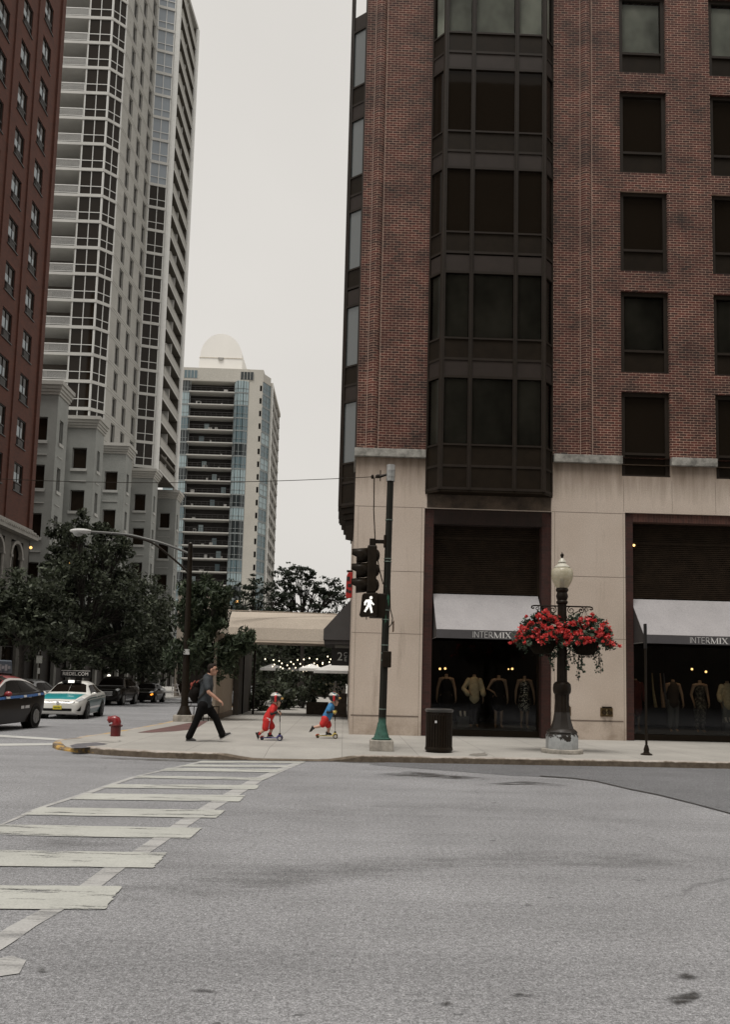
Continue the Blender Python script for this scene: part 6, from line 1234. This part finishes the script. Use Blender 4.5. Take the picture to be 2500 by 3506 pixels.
def scooter(name,label,fw,rw,hx,hz,mat,mat2,wcol,y):
    T=thing(name,label,'scooter',(rw[0],y,.13),group='children\'s three-wheeled scooters',world=True); z0=.13
    d=MB(); pl=[(rw[0]-.02,.0),(rw[0]+.05,.045),(rw[0]+.22,.062),(fw[0]-.14,.05),(fw[0]-.02,.04),(fw[0]-.02,-.04),(fw[0]-.14,-.05),(rw[0]+.22,-.062),(rw[0]+.05,-.045)]
    d.prism(pl,lambda a,b:(a,y+b,z0+.052),lambda a,b:(a,y+b,z0+.072)); d.build('deck',mat,T,bevel=.006)
    g=MB(); g.prism([(rw[0]+.1,-.04),(rw[0]+.1,.04),(fw[0]-.2,.04),(fw[0]-.2,-.04)],lambda a,b:(a,y+b,z0+.072),lambda a,b:(a,y+b,z0+.078)); g.build('grip_mat',BLACKM,T)
    a=MB(); a.tube([(fw[0],y-.13,z0+.075),(fw[0]+.01,y,z0+.10),(fw[0],y+.13,z0+.075)],[.022,.032,.022],8); a.tube([(fw[0]-.06,y,z0+.065),(fw[0]+.005,y,z0+.15)],[.03,.024],8); a.build('front_axle',mat,T,smooth=50)
    w=MB()
    for s in (-1,1):
        w=MB(); c=(fw[0]+.005,y+s*.135,z0+.06); w.tube([(c[0],c[1]-.013,c[2]),(c[0],c[1]+.013,c[2])],.06,20); o=w.build('front_wheel',wcol,T,smooth=40); r=MB(); r.tube([(c[0],c[1]-.017,c[2]),(c[0],c[1]+.017,c[2])],.034,14); r.build('hub',M('hub_pale',(.4,.38,.36),.5),o)
    w=MB(); w.tube([(rw[0],y-.02,z0+.04),(rw[0],y+.02,z0+.04)],.04,18); w.build('rear_wheel',wcol,T,smooth=40)
    b=MB(); b.tube([(rw[0]-.05,y,z0+.055),(rw[0]-.02,y,z0+.092),(rw[0]+.04,y,z0+.095)],.03,8,sq=.5); b.build('brake_fender',mat2,T,smooth=50)
    k=MB(); k.ball((fw[0]-.005,y,z0+.155),.03,.03,.025); k.build('stem_clamp',BLACKM,T,smooth=60)
    p=MB(); p.tube([(fw[0],y,z0+.14),(hx,y,hz)],.0085,8); p.build('stem',M('stem_steel',(.32,.32,.31),.35,.7),T,smooth=40)
    p=MB(); p.tube([(fw[0]*.45+hx*.55,y,(z0+.14)*.45+hz*.55),(hx,y,hz-.05)],.0115,8); p.build('stem_sleeve',BLACKM,T)
    p=MB(); p.tube([(hx,y-.13,hz),(hx,y+.13,hz)],.013,8); p.build('handlebar',BLACKM,T,smooth=40); return T
def child(label,base_px,J,shirt,shorts,gloves,socks,fdir,sleeve):
    b0=onZ(*base_px,.13); s_=b0.y/F*1.005; T=thing('person',label,'person',b0,group='children riding scooters',world=True); k=.92
    P=lambda px,py,dy=0.0:Vector((b0.x+(px-base_px[0])*s_,b0.y+dy,.13+(base_px[1]-py)*s_))
    g=lambda n,dy:P(*J[n],dy); hc=g('head',0); f=Vector(fdir)
    bd=MB(); head(bd,hc,f,1,k); bd.tube([hc+Vector((-.01,0,-.09)),g('neck',0)],[.042,.046],10)
    chain(bd,[g('neck',0)-Vector((.0,0,.03)),g('chest',0),g('hip',0)],[.075,.092,.090],14)
    for s,e,w,y in (('sh','elN','haN',-1),('sh','elF','haF',1)):
        a,b,c=g(s,y*.105),g(e,y*.15),g(w,y*.10); chain(bd,[a,b,c],[.040,.032,.024],10); hand(bd,c,(.45,0,-.85) if J.get('low') else (.6,0,-.5),(.8,0,.5),.72,1.3,y*-1)
    for kn,an,y in (('knN','anN',-1),('knF','anF',1)): a,b,c=g('hip',y*.06),g(kn,y*.07),g(an,y*.06); chain(bd,[a,a.lerp(b,.5),b,b.lerp(c,.4),c],[.072,.060,.044,.042,.030],10)
    vloft('body',bd,SKINP,T,.0075,3); face(T,hc,f,k)
    helmet(T,hc+Vector((0,0,.035)),f,1.10)
    m=MB(); chain(m,[g('neck',0)-Vector((.005,0,.035)),g('chest',0),g('hem',0)],[.088,.112,.118],16)
    for e,y in (('elN',-1),('elF',1)): a,b=g('sh',y*.10),g(e,y*.15); chain(m,[a,a.lerp(b,.62)],[.060,.058],10)
    vloft('shirt',m,shirt,T,.010,4)
    m=MB()
    for s,e,w,y in (('sh','elN','haN',-1),('sh','elF','haF',1)): a,b,c=g(s,y*.105),g(e,y*.15),g(w,y*.10); chain(m,[a.lerp(b,.55),b,b.lerp(c,.78)],[.042,.040,.032],10)
    vloft('sleeve',m,sleeve,T,.009,3)
    m=MB(); m.ball(g('hip',0),.115,.125,.10)
    for kn,y in (('knN',-1),('knF',1)): a,b=g('hip',y*.055),g(kn,y*.07); chain(m,[a,a.lerp(b,.5),a.lerp(b,J['sl'])],[.094,.090,.086],12)
    vloft('shorts',m,shorts,T,.010,4)
    if gloves:
        m=MB()
        for w,y in (('haN',-1),('haF',1)): m.ball(g(w,y*.10)+Vector((.03,0,-.02)),.045,.042,.042)
        vloft('gloves',m,gloves,T,.009,3)
    for an,to_,y in (('anN','toN',-1),('anF','toF',1)):
        a=g(an,y*.06); t=g(to_,y*.06); hl=g(an+'h',y*.06); u=(a-hl).normalized() if (a-hl).length>.001 else (0,0,1); shoe(T,hl,t,SB,BLACKM,.72,u)
        if socks: m=MB(); m.tube([a-Vector((0,0,.02)),a.lerp(g('knN' if y<0 else 'knF',y*.07),.25)],[.036,.038],10); m.build('sock',socks,T,smooth=50)
    return T,P
RS=M('jersey_red',(.50,.016,.014),.75,0,.14,10,fine=.1); SLV=M('sleeve_black',(.018,.016,.015),.8)
T,P1=child('boy in red jersey and red shorts bending forward on the purple scooter','' or (925,2535),dict(head=(941,2406),neck=(935,2418),chest=(926,2440),hem=(915,2462),hip=(913,2468),sh=(932,2426),elN=(928,2445),elF=(934,2446),haN=(950,2439),haF=(951,2438),
  knN=(908,2497),anN=(887,2513),anNh=(876,2511),toN=(884,2531),knF=(929,2492),anF=(922,2515),anFh=(915,2523),toF=(934,2523),sl=.86),RS,RS,None,M('sock_red',(.5,.03,.025),.8),(1,-.05,-.12),SLV)
m=MB()
for i in range(4): q=P1(914+i*3.2,2462+i*1.2,-.128); m.box(q.x-.007,q.x+.007,q.y-.004,q.y+.004,q.z-.028,q.z+.028,)
m.build('jersey_stripes',WHT,T)
m=MB(); q=P1(918,2474,-.098); m.prism([(-.03,.05),(.045,.05),(.02,-.14),(-.02,-.14)],lambda a,b:(q.x+a,q.y-.018,q.z+b),lambda a,b:(q.x+a,q.y-.010,q.z+b)); m.build('shorts_panel',M('panel_blue',(.25,.26,.36),.8,0,.4,20),T)
y1=P1(925,2535).y; scooter('scooter','purple three-wheeled scooter with pink brake ridden by the boy in red',(P1(957,0).x,),(P1(897.5,0).x,),P1(954,0).x,P1(0,2437).z,M('scooter_purple',(.055,.045,.20),.4),M('fender_pink',(.62,.13,.12),.4),M('wheel_purple',(.03,.028,.06),.5),y1)
T,P2=child('boy in blue T-shirt and red shorts kicking one leg back on the yellow scooter',(1120,2528),dict(head=(1141,2403),neck=(1131,2415),chest=(1126,2437),hem=(1117,2458),hip=(1113,2463),sh=(1128,2422),elN=(1120,2440),elF=(1134,2436),haN=(1138,2437),haF=(1141,2436),
  knN=(1102,2485),anN=(1075,2492),anNh=(1069,2487),toN=(1059,2507),knF=(1125,2489),anF=(1123,2509),anFh=(1115,2516.5),toF=(1136,2517.5),sl=.80),M('shirt_blue',(.035,.17,.36),.8,0,.15,10,fine=.1),RS,M('glove_yellow',(.55,.42,.10),.7),None,(1,-.12,-.15),SLV)
y2=P2(1120,2528).y; scooter('scooter','yellow three-wheeled scooter with orange brake ridden by the boy in blue',(P2(1147,0).x,),(P2(1088,0).x,),P2(1144,0).x,P2(0,2438).z,M('scooter_yellow',(.50,.40,.12),.4),M('fender_orange',(.65,.17,.08),.4),M('wheel_dark',(.06,.045,.02),.5),y2)
# ================================================================ shop window figures
MANN=M('mannequin_tan',(.34,.225,.15),.4,0,.08,6); DRK=M('garment_black',(.006,.005,.005),.8,0,.3,9,spec=.1); PLAT=.34
def mannequin(label,x,y,garb,pose=0,h=1.0,trous=None,sleeves=None,metal=False):
    T=thing('mannequin',label,'mannequin',(x,y,PLAT),group='headless mannequins in the shop windows',world=True); V=lambda a,b,c:Vector((x+a*h,y+b*h,PLAT+c*h))
    bd=MB(); bd.tube([V(0,0,1.34),V(0,0,1.47)],[.055*h,.048*h],12); chain(bd,[V(0,0,1.30),V(0,0,1.18),V(0,0,1.02),V(0,0,.90)],[.10,.125,.10,.13],14)
    arms={0:((.25,-.02,1.05),(.27,-.06,.80)),1:((.31,0,1.08),(.15,-.12,.98)),2:((.24,.03,1.06),(.22,-.1,.82))}[pose]
    for s in (-1,1):
        e,w=arms if not(pose==1 and s>0) else ((.24,.03,1.05),(.26,0,.8)); a=V(s*.175,0,1.32); e=V(s*e[0],e[1],e[2]); w=V(s*w[0],w[1],w[2]); chain(bd,[V(s*.10,0,1.33),a,e,w],[.06*h,.052*h,.038*h,.026*h],10); hand(bd,w,(w-e).normalized()*.5+Vector((0,0,-.6)),(s,0,0),.9*h,.5,s)
        k=V(s*.08,-.02,.48); an=V(s*.085,.02,.07); chain(bd,[V(s*.085,0,.86),V(s*.08,-.01,.66),k,an],[.085*h,.072*h,.05*h,.032*h],10); bd.tube([an,V(s*.09,-.06,.03),V(s*.095,-.13,.01)],[.034*h,.032*h,.018*h],8)
    vloft('body',bd,MANN,T,.011,3)
    m=MB()
    if garb[0]=='dress': chain(m,[V(0,0,1.24),V(0,0,1.12),V(0,0,1.0),V(0,0,.86),V(0,0,.62)],[.135,.140,.118,.165,.185],16)
    elif garb[0]=='coat': chain(m,[V(0,0,1.30),V(0,0,1.12),V(0,0,.9),V(0,0,.55)],[.14,.16,.17,.19],16); [chain(m,[V(s*.17,0,1.31),V(s*.245,0,1.06),V(s*.25,-.04,.86)],[.075,.062,.055],10) for s in (-1,1)]
    else:
        chain(m,[V(0,0,1.29),V(0,0,1.12),V(0,0,.92),V(0,0,.80)],[.135,.155,.150,.165],16)
        if sleeves: [chain(m,[V(s*.165,0,1.31),V(s*(.30 if (pose==1 and s<0) else .24),0,1.07),V(s*(.20 if (pose==1 and s<0) else .25),-.09,.93)],[.075,.070,.078],10) for s in (-1,1)]
    vloft('garment',m,garb[1],T,.012,4)
    if trous: m=MB(); m.ball(V(0,0,.86),.15,.13,.12); [chain(m,[V(s*.085,0,.84),V(s*.08,-.01,.5),V(s*.085,.02,.12)],[.10,.082,.075],10) for s in (-1,1)]; vloft('trousers',m,trous,T,.012,3)
    p=MB(); p.lathe([(.17,-.02),(.17,.0)],(x,y,PLAT),20); p.build('stand',M('stand_steel',(.2,.2,.19),.3,.6),T); return T
CREAM=M('blouse_cream',(.58,.49,.33),.7,0,.2,12); LINEN=M('blouse_linen',(.60,.51,.34),.8,0,.25,18)
m_,nt,b,out=newmat('sequins'); g=G(nt); vo=g.n('ShaderNodeTexVoronoi'); vo.inputs['Scale'].default_value=48; g.l(g.co(),vo.inputs['Vector']); sp=g.n('ShaderNodeSeparateColor'); g.l(vo.outputs['Color'],sp.inputs[0]); g.l(g.ramp(sp.outputs[0],[(.66,(.01,.01,.01)),(.72,(.75,.72,.62))],'CONSTANT'),b.inputs['Base Color']); b.inputs['Metallic'].default_value=.3; b.inputs['Roughness'].default_value=.35; SEQ=m_
m_,nt,b,out=newmat('floral'); g=G(nt); g.l(g.ramp(g.noise(g.co(),16,3,.6),[(.42,(.015,.012,.011)),(.56,(.10,.09,.07)),(.68,(.22,.20,.15))]),b.inputs['Base Color']); b.inputs['Roughness'].default_value=.8; FLO=m_
YM=23.75
mx=lambda px:onY(px,2380,YM).x
mannequin('bare armed mannequin in a black dress at the left end of the shop window',mx(1528),YM,('dress',DRK),0)
mannequin('mannequin in a cream blouse with wide cuffs and dark trousers',mx(1624),YM,('blouse',CREAM),1,1.0,DRK,True)
mannequin('dark dressed mannequin with a bent bare arm, between the cream blouse and the sequins',mx(1706),YM-.1,('dress',DRK),1)
mannequin('mannequin in a glittering sequinned dress at the right end of its window',mx(1797),YM,('dress',SEQ),0)
mannequin('mannequin in a plain dark tunic beside the hanging scarves',mx(2306),YM,('blouse',M('tunic_brown',(.035,.024,.018),.8)),0,1.0,M('trousers_grey',(.10,.10,.095),.8))
mannequin('mannequin in a dark floral sleeveless dress and patterned trousers',mx(2398),YM,('dress',FLO),2,1.0,FLO)
mannequin('mannequin in a loose linen blouse and pale jeans at the right edge',mx(2492),YM,('blouse',LINEN),2,1.0,M('jeans_pale',(.22,.22,.21),.8),True)
mannequin('mannequin in a dark red jacket beside the sign post',mx(2192),YM+.35,('coat',M('jacket_red',(.10,.014,.010),.8,0,.3,9)),0)
# hanging scarves and shoes on display
for i,(px,l,c) in enumerate(((2226,'tan scarf hanging nearest the sign post',(.36,.27,.14)),(2254,'pinkish scarf hanging beside the tan one',(.38,.24,.15)),(2266,'dark beaded scarf hanging beside the tunic mannequin',(.10,.10,.11)))):
    x=mx(px); T=thing('scarf',l,'scarf',(x,YM-.25,1.0),group='scarves hanging in the shop window',world=True); p=MB(); A_=[(x-.02,YM-.25,1.98),(x,YM-.27,1.5),(x+.05+.03*(i==0),YM-.25,1.02)]; p.tube(A_,[.02,.045,.075 if i<2 else .045],8,sq=.6); p.build('cloth',M('scarf_%d'%i,c,.8,0,.35,14),T,smooth=60)
    p=MB(); p.tube([(x-.02,YM-.25,1.97),(x-.02,YM-.25,4.1)],.004,4); p.build('hanging_wire',BLACKM,T)
for px,l in ((1580,'pair of white heeled shoes on a small stand in the window'),(2475,'pair of white heels beside the linen mannequin')):
    x=mx(px); T=thing('display_shoes',l,'shoes',(x,YM-.35,.62),world=True); p=MB()
    for d in (-.06,.06): p.tube([(x+d,YM-.30,.78),(x+d,YM-.34,.68),(x+d,YM-.44,.655)],[.03,.032,.016],8); p.tube([(x+d,YM-.30,.70),(x+d,YM-.29,.64)],.008,5)
    p.build('uppers',M('shoe_white',(.60,.58,.54),.5),T,smooth=60); p=MB(); p.box(x-.15,x+.15,YM-.5,YM-.22,.34,.636); p.build('stand',M('display_block',(.03,.028,.026),.5),T)
SPOT=emit('spot_glow',(1,.60,.22),2.4)
for i,(px,py,l) in enumerate(((1507,2290,'small warm spot lamp, left one of the pair above the black dress'),(1525,2289,'small warm spot lamp, right one of the pair above the black dress'),(1742,2291,'faint warm spot lamp beside the sequinned dress'),(1755,2290,'bright warm spot lamp beside the sequinned dress'),(2371,2291,'warm spot lamp left of the floral mannequin'),(2419,2300,'warm spot lamp right of the floral mannequin'),(2172,1867,'tiny orange lamp glowing behind the right slatted screen'))):
    q=onY(px,py,24.8) if i<6 else onY(px,py,22.8); T=thing('spot_lamp',l,'lamp',q,group='warm spot lamps in the shop',world=True); p=MB(); p.ball(q,.035 if i!=2 else .022); p.build('bulb',SPOT,T,smooth=60); p=MB(); p.tube([(q.x,q.y+.03,q.z+.02),(q.x,q.y+.1,q.z+.14)],.03,8)
    if i<6: p.tube([(q.x,q.y+.1,q.z+.1),(q.x,q.y+.1,4.2)],.006,4)
    p.build('housing',BLACKM,T)
for i,(x,z,e) in enumerate(((2.9,3.6,5),(3.7,3.6,5),(4.9,3.6,3.5),(9.0,3.6,5),(10.1,3.6,7))):
    ld=bpy.data.lights.new('shop_spot','SPOT'); ld.energy=e*5; ld.color=(1,.70,.42); ld.spot_size=R(48); ld.spot_blend=.8; ld.shadow_soft_size=.05; lo=bpy.data.objects.new('shop_spot',ld); COL.objects.link(lo); lo.location=(x,22.98,3.85)
    lo.rotation_euler=(Vector((x+.0,23.85,1.55))-Vector(lo.location)).to_track_quat('-Z','Y').to_euler()
